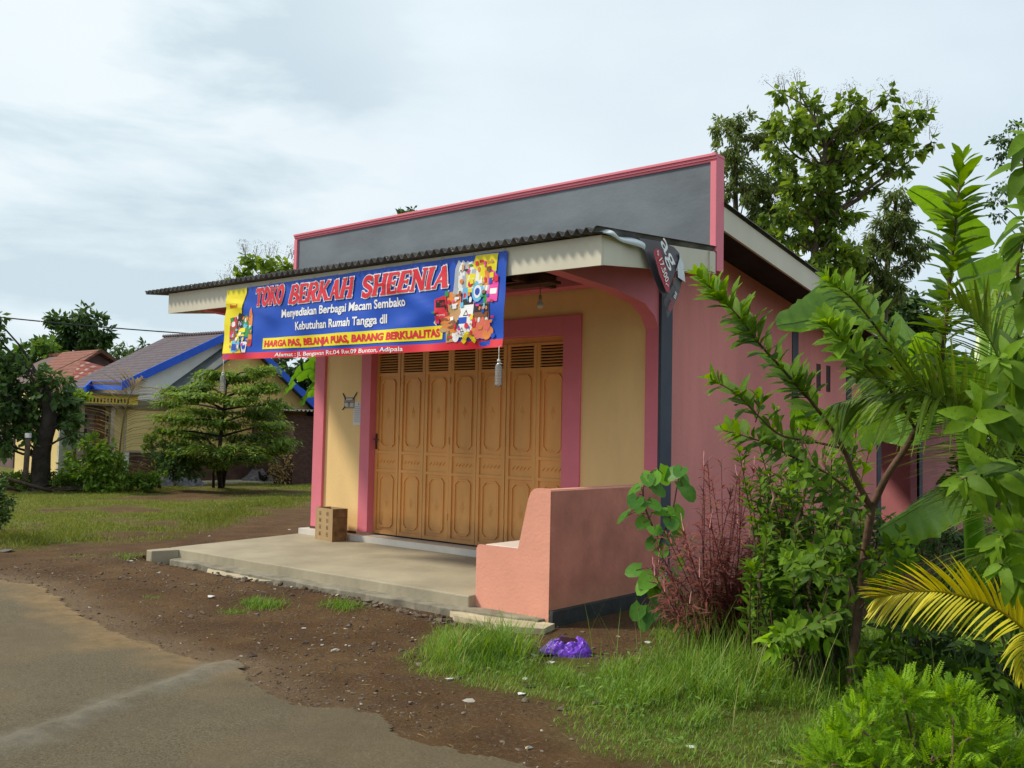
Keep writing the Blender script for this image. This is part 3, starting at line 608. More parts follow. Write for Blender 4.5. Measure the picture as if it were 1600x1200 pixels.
bpoly([(.842, .42), (.840, .62), (.878, .64), (.880, .42)], org, L2); bell(.862, .40, .019, .10, tan, L3)
brect(.883, .898, .50, .66, skyc, L3); brect(.885, .892, .54, .60, red, L4); bell(.926, .60, .017, .11, skyc, L3); bell(.926, .60, .011, .07, whi, L4); bell(.926, .60, .007, .04, blue, L4+.001)
bpoly([(.945, .45), (.943, .66), (.955, .66), (.957, .45)], grn, L2); bpoly([(.955, .48), (.957, .74), (.968, .80), (.980, .74), (.982, .48)], pnk, L3); brect(.960, .978, .56, .62, whi, L4)
brect(.877, .917, .17, .50, whi, L3); brect(.878, .916, .47, .50, blk, L4); 
def tri(u, v, s_): 
    for k in range(3):
        a0, a1 = PI/2+k*2*PI/3, PI/2+(k+1)*2*PI/3; p0 = (u+s_*.2*math.cos(a0), v+s_*math.sin(a0)); p1 = (u+s_*.2*math.cos(a1), v+s_*math.sin(a1)); q0 = (u+s_*.13*math.cos(a0), v+s_*.62*math.sin(a0)); q1 = (u+s_*.13*math.cos(a1), v+s_*.62*math.sin(a1))
        b.add([bsurf(*p0, L4), bsurf(*p1, L4), bsurf(*q1, L4), bsurf(*q0, L4)], [[0, 1, 2, 3]], blk)
tri(.897, .375, .045)
for i in range(26):
    a0 = i*.37; bell(.845+.018*math.sin(i*2.3), .36-.006*i+.02*math.sin(i*5), .014, .018, (tan, org, brn)[i % 3], L3+.0001*i, 8)
bpoly([(.838, .08), (.835, .20), (.850, .26), (.872, .2), (.866, .09)], tan, L3); bell(.866, .165, .011, .085, whi, L4)
brect(.874, .902, .13, .34, whi, L4-.0005); brect(.875, .901, .27, .34, blue, L4); tri(.888, .20, .035)
brect(.920, .962, .25, .47, brn, L3); brect(.921, .961, .38, .46, blk, L4)
for i in range(4): bell(.926+i*.0095, .30, .004, .025, whi if i % 2 else cor, L4)
for i in range(4): bell(.926+i*.0095, .42, .0035, .02, org, L4+.0005)
for i in range(16): bell(.905+.016*math.sin(i*1.7)*1, .12+.035*math.cos(i*2.9), .008, .03, (yel, org)[i % 5 == 0], L4+.0002*i, 4)
for i, (du, dv) in enumerate([(-.018, 0), (-.006, .01), (.008, .0), (.018, -.02), (-.012, -.04), (.002, -.04), (.012, -.05), (-.004, .06), (.010, .05)]): bell(.944+du, .19+dv, .011, .055, (cor, org)[i % 3 == 0], L4+.0005*i)
bpoly([(.797, .31), (.806, .35), (.806, .27)], whi, L3)
# print detail over the product pictures
for i in range(170):
    left = i < 45
    u = RNG.uniform(.028, .124) if left else RNG.uniform(.80, .975); v = RNG.uniform(.14, .60) if left else RNG.uniform(.12, .93)
    if not left and ((v > .62 and u < .87) or (v < .3 and u < .838)): continue
    mi = (red, yel, whi, blk, grn, brn, org, tan, pnk, skyc, blue, whi, red, brn)[RNG.integers(0, 14)]; w_ = RNG.uniform(.0015, .006); h_ = RNG.uniform(.008, .035)
    if RNG.random() < .4: bell(u, v, w_, h_, mi, .0102+.00003*i, 7)
    else: s_ = RNG.normal()*.002; bpoly([(u-w_, v-h_), (u+w_, v-h_*.8), (u+w_+s_, v+h_), (u-w_+s_, v+h_*.9)], mi, .0102+.00003*i)
# the writing
bt = lambda off: (lambda u, v, l: bsurf(u, v, l))
def arc(cx, cy, rx_, ry_, a0, a1, n=9): return [(cx+rx_*math.cos(R(a0+(a1-a0)*i/(n-1))), cy+ry_*math.sin(R(a0+(a1-a0)*i/(n-1)))) for i in range(n)]
def serif(x, y, w=.17): return ([(x-w, y), (x+w, y)], .075)
W_ = .19
GL = {'T': (.80, [([(.40, 0), (.40, 1)], W_), ([(.02, .93), (.78, .93)], .14), ([(.04, .95), (.03, .74)], .09), ([(.76, .95), (.77, .74)], .09), serif(.40, .035)]),
 'O': (.86, [(arc(.43, .5, .30, .43, 0, 360, 25), .19)]),
 'K': (.90, [([(.17, 0), (.17, 1)], W_), ([(.76, .97), (.30, .44)], .13), ([(.38, .55), (.78, .03)], .19), serif(.17, .035), serif(.17, .965), serif(.76, .965, .12), serif(.78, .035, .13)]),
 'B': (.80, [([(.17, 0), (.17, 1)], W_), (arc(.38, .745, .26, .215, 90, -90), .15), (arc(.40, .27, .30, .23, 90, -90), .16), ([(.10, .96), (.40, .96)], .08), ([(.10, .52), (.40, .52)], .08), ([(.10, .04), (.42, .04)], .08)]),
 'E': (.74, [([(.17, 0), (.17, 1)], W_), ([(.05, .95), (.66, .95)], .10), ([(.05, .05), (.70, .05)], .10), ([(.17, .5), (.52, .5)], .09), ([(.65, .97), (.64, .76)], .08), ([(.69, .03), (.68, .26)], .08), ([(.52, .62), (.52, .38)], .07)]),
 'R': (.86, [([(.17, 0), (.17, 1)], W_), (arc(.40, .73, .27, .225, 90, -90), .15), ([(.08, .955), (.42, .955)], .09), ([(.17, .505), (.40, .505)], .08), ([(.42, .48), (.72, .03)], .19), serif(.17, .035), serif(.75, .035, .12)]),
 'A': (.92, [([(.47, .98), (.20, .02)], .10), ([(.45, .98), (.76, .02)], .20), ([(.26, .30), (.66, .30)], .08), serif(.16, .035, .13), serif(.78, .035, .15)]),
 'H': (.92, [([(.18, 0), (.18, 1)], W_), ([(.74, 0), (.74, 1)], W_), ([(.18, .5), (.74, .5)], .10), serif(.18, .035), serif(.18, .965), serif(.74, .035), serif(.74, .965)]),
 'S': (.74, [(arc(.37, .73, .24, .20, 25, 215, 9)+arc(.36, .26, .27, .21, 60, -150, 11), .17), ([(.61, .98), (.60, .72)], .07), ([(.08, .02), (.09, .30)], .07)]),
 'N': (.94, [([(.16, 0), (.16, 1)], .11), ([(.78, 0), (.78, 1)], .11), ([(.18, .97), (.76, .05)], .20), serif(.16, .035, .13), serif(.14, .965, .13), serif(.78, .965, .14)]),
 'I': (.42, [([(.21, 0), (.21, 1)], W_), serif(.21, .035), serif(.21, .965)])}
def title(word, u0, u1, v0, h, grow, mi, lift, shear=.20):
    tot_ = sum(GL[c][0] for c in word); sx = (u1-u0)/tot_; x0 = 0; k = 0
    for c in word:
        w_, strokes = GL[c]
        for pl_, sw in strokes:
            pl_ = np.array(pl_, float); d = np.gradient(pl_, axis=0); 
            if len(pl_) > 20: d[0] = d[-1] = (pl_[1]-pl_[-2])
            d /= np.linalg.norm(d, axis=1)[:, None]; nn = np.stack([-d[:, 1], d[:, 0]], 1)
            e0, e1 = pl_[0]-d[0]*grow, pl_[-1]+d[-1]*grow
            if len(pl_) <= 20: pl_ = pl_.copy(); pl_[0] = e0; pl_[-1] = e1
            hw = sw*.66+grow; L_ = pl_+nn*hw; R_ = pl_-nn*hw; n = len(pl_)
            P2 = [(u0+(x0+q[0]+(q[1]-.5)*shear)*sx, v0+q[1]*h) for q in np.vstack([L_, R_])]
            draped(b, P2, [[i, i+1, n+i+1, n+i] for i in range(n-1)], mi, bsurf, lift+.00006*k, .01, .05); k += 1
        x0 += w_
for w_, u0, u1, v0 in (('TOKO', .138, .262, .735), ('BERKAH', .285, .525, .715), ('SHEENIA', .558, .845, .70)):
    title(w_, u0, u1, v0-.015, .24, .050, whi, .0095); title(w_, u0, u1, v0-.015, .24, 0.0, red, .0145)
put_text(b, 'Menyediakan Berbagai Macam Sembako', whi, tf, .250, .705, .535, .105, .026, 0, L2)
put_text(b, 'Kebutuhan Rumah Tangga dll', whi, tf, .310, .645, .355, .105, .026, 0, L2)
brect(.175, .825, .125, .275, yel, L2, nu=80); put_text(b, 'HARGA PAS, BELANJA PUAS, BARANG BERKUALITAS', red, tf, .183, .817, .158, .085, .05, 0, L4); 
put_text(b, 'Alamat : Jl. Bengawan Rt.04 Rw.09 Bunton, Adipala', whi, tf, .235, .703, .020, .052, .014, 0, L2)
ban = b.build('banner_sheet', BM, banner)
for u in np.linspace(.01, .99, 12):
    b = MB(); q = bsurf(u, 1.0); b.tube([q+np.array([0, .0, -.02]), q+np.array([0, .02, .03]), q+np.array([.0, .06, .04])], .003, 5)
    b.build('tie', M('white_cord', (.7, .68, .6), .7), banner)

# bottles hanging from the banner corners
def bottle(q0, zc, label, h=.26):
    t = thing('water_bottle', (q0[0], q0[1], zc), label, 'plastic bottle', 'water bottles weighing down the banner')
    x, y = q0[0], q0[1]
    pr = [(.002, 0), (.028, .002), (.034, .012)]
    for i in range(6): z = .02+i*.026; pr += [(.0345, z), (.0345, z+.016), (.0325, z+.021)]
    pr += [(.034, .178), (.030, .200), (.018, .222), (.013, .228), (.013, .238)]
    b = MB(); b.lathe((x, y, zc), pr, 20)
    m_ = MATS.get('clear_plastic')
    if not m_:
        m_, t_, N_, L_ = newmat('clear_plastic'); MATS['clear_plastic'] = m_
        oo = N_('ShaderNodeOutputMaterial'); gl = N_('ShaderNodeBsdfGlossy'); gl.inputs['Roughness'].default_value = .12; tr = N_('ShaderNodeBsdfTransparent'); tr.inputs[0].default_value = (.86, .86, .84, 1); df = N_('ShaderNodeBsdfDiffuse'); df.inputs[0].default_value = (.85, .85, .82, 1)
        fr = N_('ShaderNodeFresnel'); fr.inputs[0].default_value = 1.6; a_ = N_('ShaderNodeMixShader'); c_ = N_('ShaderNodeMixShader'); a_.inputs[0].default_value = .20; L_(tr.outputs[0], a_.inputs[1]); L_(df.outputs[0], a_.inputs[2]); L_(fr.outputs[0], c_.inputs[0]); L_(a_.outputs[0], c_.inputs[1]); L_(gl.outputs[0], c_.inputs[2]); L_(c_.outputs[0], oo.inputs[0])
    b.build('bottle_body', m_, t)
    b = MB(); b.lathe((x, y, zc+.236), [(.002, 0), (.016, 0), (.016, .02), (.002, .021)], 16); b.build('cap', M('white_cap', (.75, .74, .70), .4), t)
    b = MB(); b.tube([(x, y, zc+.25), (x, y, (zc+.25+q0[2])/2), q0], .0035, 5); b.tube([(x, y, zc+.215), (x+.02, y-.01, zc+.222), (x+.05, y-.01, zc+.215)], .003, 5); b.tube([q0, q0+np.array([.02, 0, .015])], .004, 5); b.build('string', M('white_cord', (), 0), t)
bottle(bsurf(.992, .0), on(789, 604, 1, -2.17)[2], 'clear ribbed bottle hanging from the right corner of the banner, before the doors')
bottle(bsurf(.006, .0), on(357, 613, 1, -2.17)[2], 'clear ribbed bottle hanging from the left corner of the banner, before the feathery tree')

# torn second banner hanging off the canopy's right edge
tb = thing('torn_banner', (.7, -1.2, 2.6), 'torn grey and black promotional banner dangling from the right canopy edge', 'banner')
TX = .70
def tq(x, y, dx=0.): q = on(x, y, 0, TX); return q+np.array([dx, 0, 0])
b = MB(); TM = [vinyl('vinyl_darkgrey', (.055, .05, .06)), BM[blk], BM[3], M('vinyl_back', (.62, .68, .70), .4, .12, 3, .01, 5), M('vinyl_crimson', (.42, .015, .03), .4)]
def tp(pts, mi, d=0.): 
    v = [tq(*p_[:2], (p_[2] if len(p_) > 2 else 0)+d) for p_ in pts]; c = np.mean(v, 0); n = len(v); b.add([c]+v, [[0, 1+i, 1+(i+1) % n] for i in range(n)], mi, True)
# back side draped over the roof edge, a puffed fold
b.grid(lambda u, v: tq(941+(1006-941)*u, (357-8*math.exp(-((u-.25)/.1)**2)+(1-u)*3+u*14)*(1-v)+(364+u*26)*v, -.10*(1-v)+.05*math.sin(v*PI)+.02*math.sin(u*9)), np.linspace(0, 1, 16), np.linspace(0, 1, 8), 3)
tp([(1003, 371, -.03), (1030, 377, .0), (1050, 386, .02), (1062, 396, 0), (1058, 405, .03), (1050, 425, .04), (1042, 445, .04), (1036, 466, .03), (1030, 455, .0), (1018, 425, 0), (1010, 398, 0)], 0)
tp([(1060, 395, .0), (1066, 412, .0), (1072, 441, -.02), (1063, 440, .03), (1052, 434, .04), (1051, 415, .045), (1056, 404, .03)], 3, .012)
tp([(1068, 441, -.02), (1060, 456, .01), (1050, 450, .035), (1046, 444, .045), (1050, 425, .05), (1055, 434, .045), (1062, 438, .03)], 1)
tp([(1046, 445, .04), (1060, 456, .01), (1052, 478, .0), (1043, 497, .0), (1038, 484, .01), (1034, 470, .02), (1036, 462, .03)], 0, .003)
tp([(1013, 394), (1018, 389), (1024, 392), (1033, 420), (1039, 442), (1038, 458), (1033, 456), (1022, 428)], 4, .055)
# lettering along the red tag, running down the cloth
def diag(p0, p1, w): 
    A, Bq = tq(*p0, .062), tq(*p1, .062); d = Bq-A; L_ = np.linalg.norm(d); d /= L_; nn = np.cross(d, [1, 0, 0]); nn /= np.linalg.norm(nn)
    return lambda u, v, l: A+d*(u*L_)+nn*(v-.5)*w*-1+np.array([l, 0, 0])
fn = diag((1019.5, 392), (1037.5, 450), .20); sg = 1
put_text(b, 'Rp', 2, fn, 0, .12, .35, .16, .01, 0, .001, cut=(9, 9)); put_text(b, '17.500,-', 2, fn, .22, .95, .30, .36, .012, 0, .001, cut=(9, 9))
fn = diag((1027, 374), (1048, 424), .30); put_text(b, 'ag', 2, lambda u, v, l: fn(u, v, l-.004), .0, .85, .30, .50, .005, 0, .001, cut=(9, 9))
fn = diag((1052, 455), (1041, 490), .12); put_text(b, 'IM3', 2, lambda u, v, l: fn(u, v, l-.03), .05, .3, .4, .35, .02, 0, .001, cut=(9, 9)); put_text(b, '3GB', 4, lambda u, v, l: fn(u, v, l-.03), .4, .9, .2, .45, .03, 0, .001, cut=(9, 9))
tbo = b.build('banner_cloth', TM, tb)

# picture and notice on the wall
def wp(x, y, Y=-.004): return on(x, y, 1, Y)
pic = thing('wall_picture', wp(546, 640), 'small grey printed picture taped by crossed tapes to the yellow wall', 'picture')
x0, x1 = wp(538, 630)[0], wp(554, 630)[0]; zt, zb = wp(546, 621)[2], wp(546, 638)[2]
b = MB(); b.box((x0, -.007, zb), (x1, -.001, zt)); b.build('print', M('print_grey', (.30, .26, .24), .6, .3, 30), pic)
b = MB()
for (xa, za), (xb, zb_) in (((x0-.03, zt+.06), (x0+.04, zt-.03)), ((x1+.05, zt+.07), (x1-.03, zt-.03)), ((x0-.03, zb-.02), (x0+.03, zb+.03))): b.tube([(xa, -.009, za), (xb, -.009, zb_)], .008, 5)
b.box((x0+.01, -.009, (zt+zb)/2-.006), (x1-.01, -.0071, (zt+zb)/2+.006)); b.build('tape', M('black_tape', (.02, .02, .02), .5), pic)
b = MB(); b.box((x0+.015, -.0105, zb+.02), (x0+.09, -.0095, zb+.08)); b.box((x1-.09, -.0105, zb+.02), (x1-.015, -.0095, zb+.08)); b.box((x0+.04, -.0105, zb+.12), (x1-.04, -.0095, zt-.015)); b.build('pale_figure', M('print_pale', (.62, .58, .52), .6), pic)
no = thing('paper_notice', wp(562, 664), 'white printed paper notice stuck beside the pink door surround', 'notice')
x0, x1 = wp(552.5, 645)[0], wp(570, 645)[0]; zt, zb = wp(562, 628)[2], wp(562, 664)[2]
b = MB(); b.grid(lambda u, v: (x0+(x1-x0)*u, -.006-.01*(1-v)*u-.004*math.sin(v*5), zb+(zt-zb)*v), np.linspace(0, 1, 6), np.linspace(0, 1, 9), 0); b.build('paper', M('white_paper', (.72, .71, .72), .7, .02), no)
b = MB()
for i in range(9):
    z = zt-.07-i*.027; b.box((x0+.03, -.0215, z), (x0+.03+(x1-x0-.06)*(.7+.3*((i*37) % 5)/5), -.0205, z+.006))
b.box(((x0+x1)/2-.012, -.0215, zt-.045), ((x0+x1)/2+.012, -.0205, zt-.02)); b.build('printed_lines', M('faint_ink', (.35, .35, .38), .7), no)

# cardboard box
cb0 = G(518.5, 847, -.088); dirf = unit((G(492, 842, -.088)-cb0)); dirs = np.array([-dirf[1], dirf[0], 0])*1.
if np.dot(dirs, FW) < 0: dirs = -dirs
cbx = thing('cardboard_box', (cb0+dirf*.15+dirs*.12), 'open upright cardboard carton standing at the left end of the porch', 'box'); ORG[cbx.name] = np.array(cbx.location)
h = .45; w1 = np.linalg.norm(G(492, 842, -.088)-cb0); w2 = .24
card = M('cardboard', (.40, .27, .14), .85, .12, 6, .001, 80, streak=.3); card_shade = M('cardboard_shaded', (.24, .13, .055), .85, .35, 9, .002, 60)  # second card is darker: shade of the right side put into its colour
def cbp(a, c, z): return cb0+dirf*a+dirs*c+np.array([0, 0, z])
b = MB(); t_ = .006
def cwall(a0, a1, c0, c1, mi): b.hexa([cbp(a0, c0, 0), cbp(a1, c0, 0), cbp(a1, c1, 0), cbp(a0, c1, 0), cbp(a0, c0, h), cbp(a1, c0, h), cbp(a1, c1, h), cbp(a0, c1, h)], mi)
cwall(0, w1, 0, t_, 0); cwall(0, w1, w2-t_, w2, 0); cwall(0, t_, t_+.0005, w2-t_-.0005, 1); cwall(w1-t_, w1, t_+.0005, w2-t_-.0005, 0)
b.hexa([cbp(t_+.001, t_+.001, .004), cbp(w1-t_-.001, t_+.001, .004), cbp(w1-t_-.001, w2-t_-.001, .004), cbp(t_+.001, w2-t_-.001, .004), cbp(t_+.001, t_+.001, .01), cbp(w1-t_-.001, t_+.001, .01), cbp(w1-t_-.001, w2-t_-.001, .01), cbp(t_+.001, w2-t_-.001, .01)], 1)
b.add([cbp(0, t_, h), cbp(0, w2-t_, h), cbp(-.02, w2-t_-.01, h-.12), cbp(-.025, t_+.01, h-.11)], [[0, 1, 2, 3]], 1)
b.build('carton', [card, card_shade], cbx)
b = MB()
for i in range(4):
    for j in range(2):
        ca, cz = (.30+.42*(1-j))*w1, .09+i*.095
        def sq(a0, a1, z0, z1): b.add([cbp(a0, -.0012, z0), cbp(a1, -.0012, z0), cbp(a1, -.0012, z1), cbp(a0, -.0012, z1)], [[0, 1, 2, 3]])
        r_ = .026; sq(ca-r_, ca+r_, cz-r_, cz-r_+.005); sq(ca-r_, ca+r_, cz+r_-.005, cz+r_); sq(ca-r_, ca-r_+.005, cz-r_, cz+r_); sq(ca+r_-.005, ca+r_, cz-r_, cz+r_)
        k = (i*2+j) % 4
        if k == 0: sq(ca-.012, ca+.012, cz-.015, cz+.012)
        elif k == 1: sq(ca-.003, ca+.003, cz-.016, cz+.016); sq(ca-.013, ca+.013, cz-.002, cz+.004)
        elif k == 2: b.add([cbp(ca-.015, -.0012, cz-.012), cbp(ca+.015, -.0012, cz-.012), cbp(ca, -.0012, cz+.016)], [[0, 1, 2]])
        else: sq(ca-.014, ca-.006, cz-.014, cz+.014); sq(ca+.006, ca+.014, cz-.014, cz+.014)
b.build('printed_symbols', M('box_ink', (.05, .03, .02), .8), cbx)['kind'] = 'stuff'

# ------------------------------------------------------------------ tree maker
bark = M('bark', (.10, .075, .05), .9, .4, 6, .01, 25, streak=.3)
bark_d = M('dark_bark', (.035, .028, .022), .9, .4, 6, .01, 25)
LM = dict(
  teak=leafmat('teak_leaf', (.055, .11, .015), (.25, .36, .05), .45),
  fine=leafmat('fine_leaf', (.07, .11, .03), (.23, .29, .08), .42),
  deep=leafmat('deep_green_leaf', (.028, .065, .018), (.10, .18, .045), .3),
  mid=leafmat('mid_green_leaf', (.05, .11, .02), (.16, .28, .045), .3),
  fern=leafmat('feathery_leaf', (.05, .10, .015), (.21, .32, .05), .35),
  hedge=leafmat('hedge_leaf', (.04, .09, .012), (.16, .28, .03), .3),
  bright=leafmat('bright_leaf', (.10, .22, .008), (.31, .52, .02), .4),
  shrub=leafmat('broad_leaf', (.04, .095, .008), (.17, .31, .02), .42),
  young=leafmat('young_leaf', (.10, .24, .015), (.30, .50, .04), .45, .35, .45),
  purple=leafmat('wine_leaf', (.085, .026, .024), (.31, .095, .075), .25, old=(.13, .10, .035)),
  dry=leafmat('dry_leaf', (.20, .14, .06), (.45, .34, .14), .3),
  banana=leafmat('banana_leaf', (.06, .17, .018), (.20, .38, .04), .45, .3, .5),
  palm=leafmat('palm_leaf', (.08, .15, .015), (.28, .39, .05), .35, .35, .4),
  gold=leafmat('yellow_palm_leaf', (.42, .39, .015), (.66, .62, .04), .35, .4, .4),
  heart=leafmat('heart_leaf', (.05, .17, .03), (.17, .40, .04), .4, .45, .3),
  twig=leafmat('seed_spray', (.06, .06, .035), (.14, .12, .06), .2))
def blob_leaves(mb, c, rad, n, size, ncl=14, droop=.3, asp=.55, tintc=.5, tv=.35, mi=0, K=0, spread=.30, shape='oval', up=.8):
    c = np.asarray(c); rad = np.broadcast_to(rad, (3,))
    cl = rnd(ncl)*(RNG.random((ncl, 1))**.45)*rad+c
    k = RNG.integers(0, ncl, n); pos = cl[k]+rnd(n)*(RNG.random((n, 1))**.6)*rad*spread*1.25
    d = (pos-c)/rad+rnd(n)*.9; d[:, 2] -= droop*2
    nn = rnd(n)*.7; nn[:, 2] += up
    ctint = RNG.normal(tintc, tv*.55, ncl); tint = np.clip(ctint[k]+RNG.normal(0, tv*.45, n), 0, 1)
    sz = size*(.6+.7*RNG.random(n))
    mb.leaves(pos, d, nn, sz, sz*asp, K=K, mi=mi, tint=tint, shape=shape); return cl
def tree(name, label, cat, trunk, blobs, leaf, size, dens=1., d=None, trunk_r=.15, bmat=None, group=None, droop=.3, asp=.55, ncl=14, tintc=.5, sprays=0, up=.8, limbk=1.0, zsq=1.0, dj=.5, base=None):
    """trunk: [(px,py,depth)..] from the ground up; blobs: [(px,py,r_px[,ry_px])] at depth d"""
    tp_ = np.array([P(*q) for q in trunk]); tp_[0, 2] = float(gz(tp_[0, 0], tp_[0, 1]))-.05 if base is None else base
    t = thing(name, tp_[0], label, cat, group); trunk_r *= .62
    tb_ = MB(); cb = MB(); ln = smoothline(tp_, 10); tb_.tube(ln, np.linspace(trunk_r, trunk_r*.45, 10), 9)
    for i, q in enumerate(blobs):
        dd = d+RNG.uniform(-dj, dj)*q[2]/30.; s_ = d/FPX; c = P(q[0], q[1], dd); r = np.array([q[2], q[2]*.9, (q[3] if len(q) > 3 else q[2])])*s_
        n = int(dens*40*(q[2]*(q[3] if len(q) > 3 else q[2]))*s_*s_/(size*size*asp))+14
        cl = blob_leaves(cb, c, r, n, size, ncl, droop, asp, tintc+RNG.normal(0, .12), .35, up=up)
        # limb
        below = ln[ln[:, 2] < c[2]-.2*r[2]]; src = below[-1] if len(below) else ln[len(ln)//2]
        src = min(list(below[2:]) or [src], key=lambda p_: np.linalg.norm(p_[:2]-c[:2])*.6+abs((c[2]-p_[2])-np.linalg.norm(p_[:2]-c[:2])*.7))
        m_ = (src+c)/2+np.array([0, 0, -.12*np.linalg.norm(c-src)*.3])+RNG.normal(size=3)*.08*np.linalg.norm(c-src)
        tb_.tube(smoothline([src, m_, c], 6), np.linspace(trunk_r*.35, trunk_r*.12, 6)*limbk, 5)
        for e_ in cl[:6]: tb_.tube([c, (c+e_)/2+RNG.normal(size=3)*.05*r[0], e_], [trunk_r*.12*limbk, trunk_r*.08*limbk, trunk_r*.04*limbk], 4, cap=False)
        for k in range(int(sprays)):        # thin upright seed sprays above the crown
            if RNG.random() > .6: continue
            s0 = c+np.array([RNG.normal()*r[0]*.5, RNG.normal()*r[0]*.3, r[2]*.6]); e_ = s0+np.array([RNG.normal()*.12, RNG.normal()*.1, .25+.3*RNG.random()])*size*3
            tb_.tube([s0, (s0+e_)/2, e_], size*.03, 3, cap=False)
            m2 = 26; pp = e_+rnd(m2)*size*.55*np.array([1, 1, 1.2]); dd_ = rnd(m2); cb.leaves(pp, dd_, rnd(m2), size*.20, size*.05, mi=1, tint=RNG.random(m2)*.7)
    tb_.build('trunk', bmat or bark, t); cb.build('crown', [leaf, LM['twig']], t); return t

# ------------------------------------------------------------------ neighbouring houses
roofbr = None
def tilemat(name, c0, c1, period, bump=.02, white=None):
    m, t, N, L = newmat(name); MATS[name] = m
    o = N('ShaderNodeOutputMaterial'); p = N('ShaderNodeBsdfPrincipled'); L(p.outputs[0], o.inputs[0]); g = N('ShaderNodeNewGeometry'); s = N('ShaderNodeSeparateXYZ'); L(g.outputs['Position'], s.inputs[0])
    mz = N('ShaderNodeMath'); mz.operation = 'MULTIPLY'; mz.inputs[1].default_value = 1/period; L(s.outputs[2], mz.inputs[0]); fz = N('ShaderNodeMath'); fz.operation = 'FRACT'; L(mz.outputs[0], fz.inputs[0])
    sxy = N('ShaderNodeMath'); sxy.operation = 'ADD'; L(s.outputs[0], sxy.inputs[0]); L(s.outputs[1], sxy.inputs[1]) if white else None
    mx_ = N('ShaderNodeMath'); mx_.operation = 'MULTIPLY'; mx_.inputs[1].default_value = 1/(period*2.2); L(sxy.outputs[0] if white else s.outputs[0], mx_.inputs[0]); fx_ = N('ShaderNodeMath'); fx_.operation = 'FRACT'; L(mx_.outputs[0], fx_.inputs[0])
    n = N('ShaderNodeTexNoise'); n.inputs['Scale'].default_value = 7; n.inputs['Detail'].default_value = 5; L(g.outputs['Position'], n.inputs[0])
    r = N('ShaderNodeValToRGB'); r.color_ramp.elements[0].position = .3; r.color_ramp.elements[0].color = (*c0, 1); r.color_ramp.elements[1].position = .7; r.color_ramp.elements[1].color = (*c1, 1); L(n.outputs[0], r.inputs[0])
    lt = N('ShaderNodeMath'); lt.operation = 'LESS_THAN'; lt.inputs[1].default_value = .22; L(fz.outputs[0], lt.inputs[0]); mu = N('ShaderNodeMath'); mu.operation = 'MULTIPLY'; mu.inputs[1].default_value = .6; L(lt.outputs[0], mu.inputs[0])
    mi = N('ShaderNodeMix'); mi.data_type = 'RGBA'; L(mu.outputs[0], mi.inputs[0]); L(r.outputs[0], mi.inputs[6]); mi.inputs[7].default_value = (*(np.array(c0)*.35), 1); src = mi.outputs[2]
    if white:
        l2 = N('ShaderNodeMath'); l2.operation = 'LESS_THAN'; l2.inputs[1].default_value = .33; L(fx_.outputs[0], l2.inputs[0]); g2 = N('ShaderNodeMath'); g2.operation = 'GREATER_THAN'; g2.inputs[1].default_value = .45; L(fz.outputs[0], g2.inputs[0])
        m3 = N('ShaderNodeMath'); m3.operation = 'MULTIPLY'; L(l2.outputs[0], m3.inputs[0]); L(g2.outputs[0], m3.inputs[1]); m4 = N('ShaderNodeMix'); m4.data_type = 'RGBA'; L(m3.outputs[0], m4.inputs[0]); L(src, m4.inputs[6]); m4.inputs[7].default_value = (*white, 1); src = m4.outputs[2]
    L(src, p.inputs['Base Color']); p.inputs['Roughness'].default_value = .85
    b_ = N('ShaderNodeBump'); b_.inputs['Distance'].default_value = bump; L(fz.outputs[0], b_.inputs['Height']); L(b_.outputs[0], p.inputs['Normal']); return m
shingle = tilemat('mauve_tiles', (.068, .052, .064), (.118, .09, .105), .11)
redtile = tilemat('red_tiles', (.15, .045, .028), (.25, .085, .05), .16)
redwhite = tilemat('red_white_tiles', (.24, .05, .035), (.36, .09, .06), .17, white=(.42, .30, .24))
bluef = M('blue_fascia_paint', (.02, .10, .58), .5, .1, 3)
plaster = M('pale_plaster', (.86, .85, .79), .85, .10, .8, .003, 20)
ycream = M('yellow_plaster', (.78, .60, .26), .85, .12, .8, .003, 20)
brownb = M('brown_foot_paint', (.10, .055, .04), .85, .3, 3)
def rayplane(px, py, p0, n):
    r = ray(px, py); return CAM+r*(np.dot(p0-CAM, n)/np.dot(r, n))
def slabpoly(mb, pts, th, mi=0):      # polygon thickened downward
    pts = np.asarray(pts); n = len(pts); lo = pts-np.array([0, 0, th]); mb.add(np.vstack([pts, lo]), [[i, (i+1) % n, n+(i+1) % n, n+i] for i in range(n)], mi)
    mb.f.append((np.array([list(range(n))])+mb.n-2*n, mi, False)); mb.f.append((np.array([list(range(n))])+mb.n-n, mi, False))
def board(mb, a, c, h, th=.04, mi=0):       # vertical board hanging below the edge a-c
    a = np.asarray(a, float); c = np.asarray(c, float); d = unit(c-a); o_ = np.array([d[1], -d[0], 0]); o_ = unit(o_)*th; z = np.array([0, 0, h])
    mb.hexa([a-z, c-z, c-z+o_, a-z+o_, a, c, c+o_, a+o_], mi)
HX = -22.
ap = on(352, 522, 0, HX); ev = on(190, 599, 0, HX); sl_ = (ap[2]-ev[2])/(ap[1]-ev[1]); nrm = np.cross([1, 0, 0], unit([0, 1, sl_]))
house = thing('village_house', (-24, 8.5, GZ), 'yellow and white bungalow with a mauve tiled gable roof edged in bright blue', 'house')
q = lambda x, y: rayplane(x, y, ap, nrm)
b = MB(); pts = [q(352, 521), q(258, 527), q(97, 605), q(132, 606), q(142, 596), q(190, 597)]; slabpoly(b, pts, .10)
rb = pts[1].copy(); a_, c_ = ap+[0, 0, .0], rb; R1 = np.array([HX, 13.1, ap[2]-sl_*(13.1-ap[1])]); R2 = R1.copy(); R2[0] = rb[0]
slabpoly(b, [pts[0], R1, R2, rb], .10); b.build('roof', shingle, house)
b = MB(); off = np.array([.03, -.0, .02])
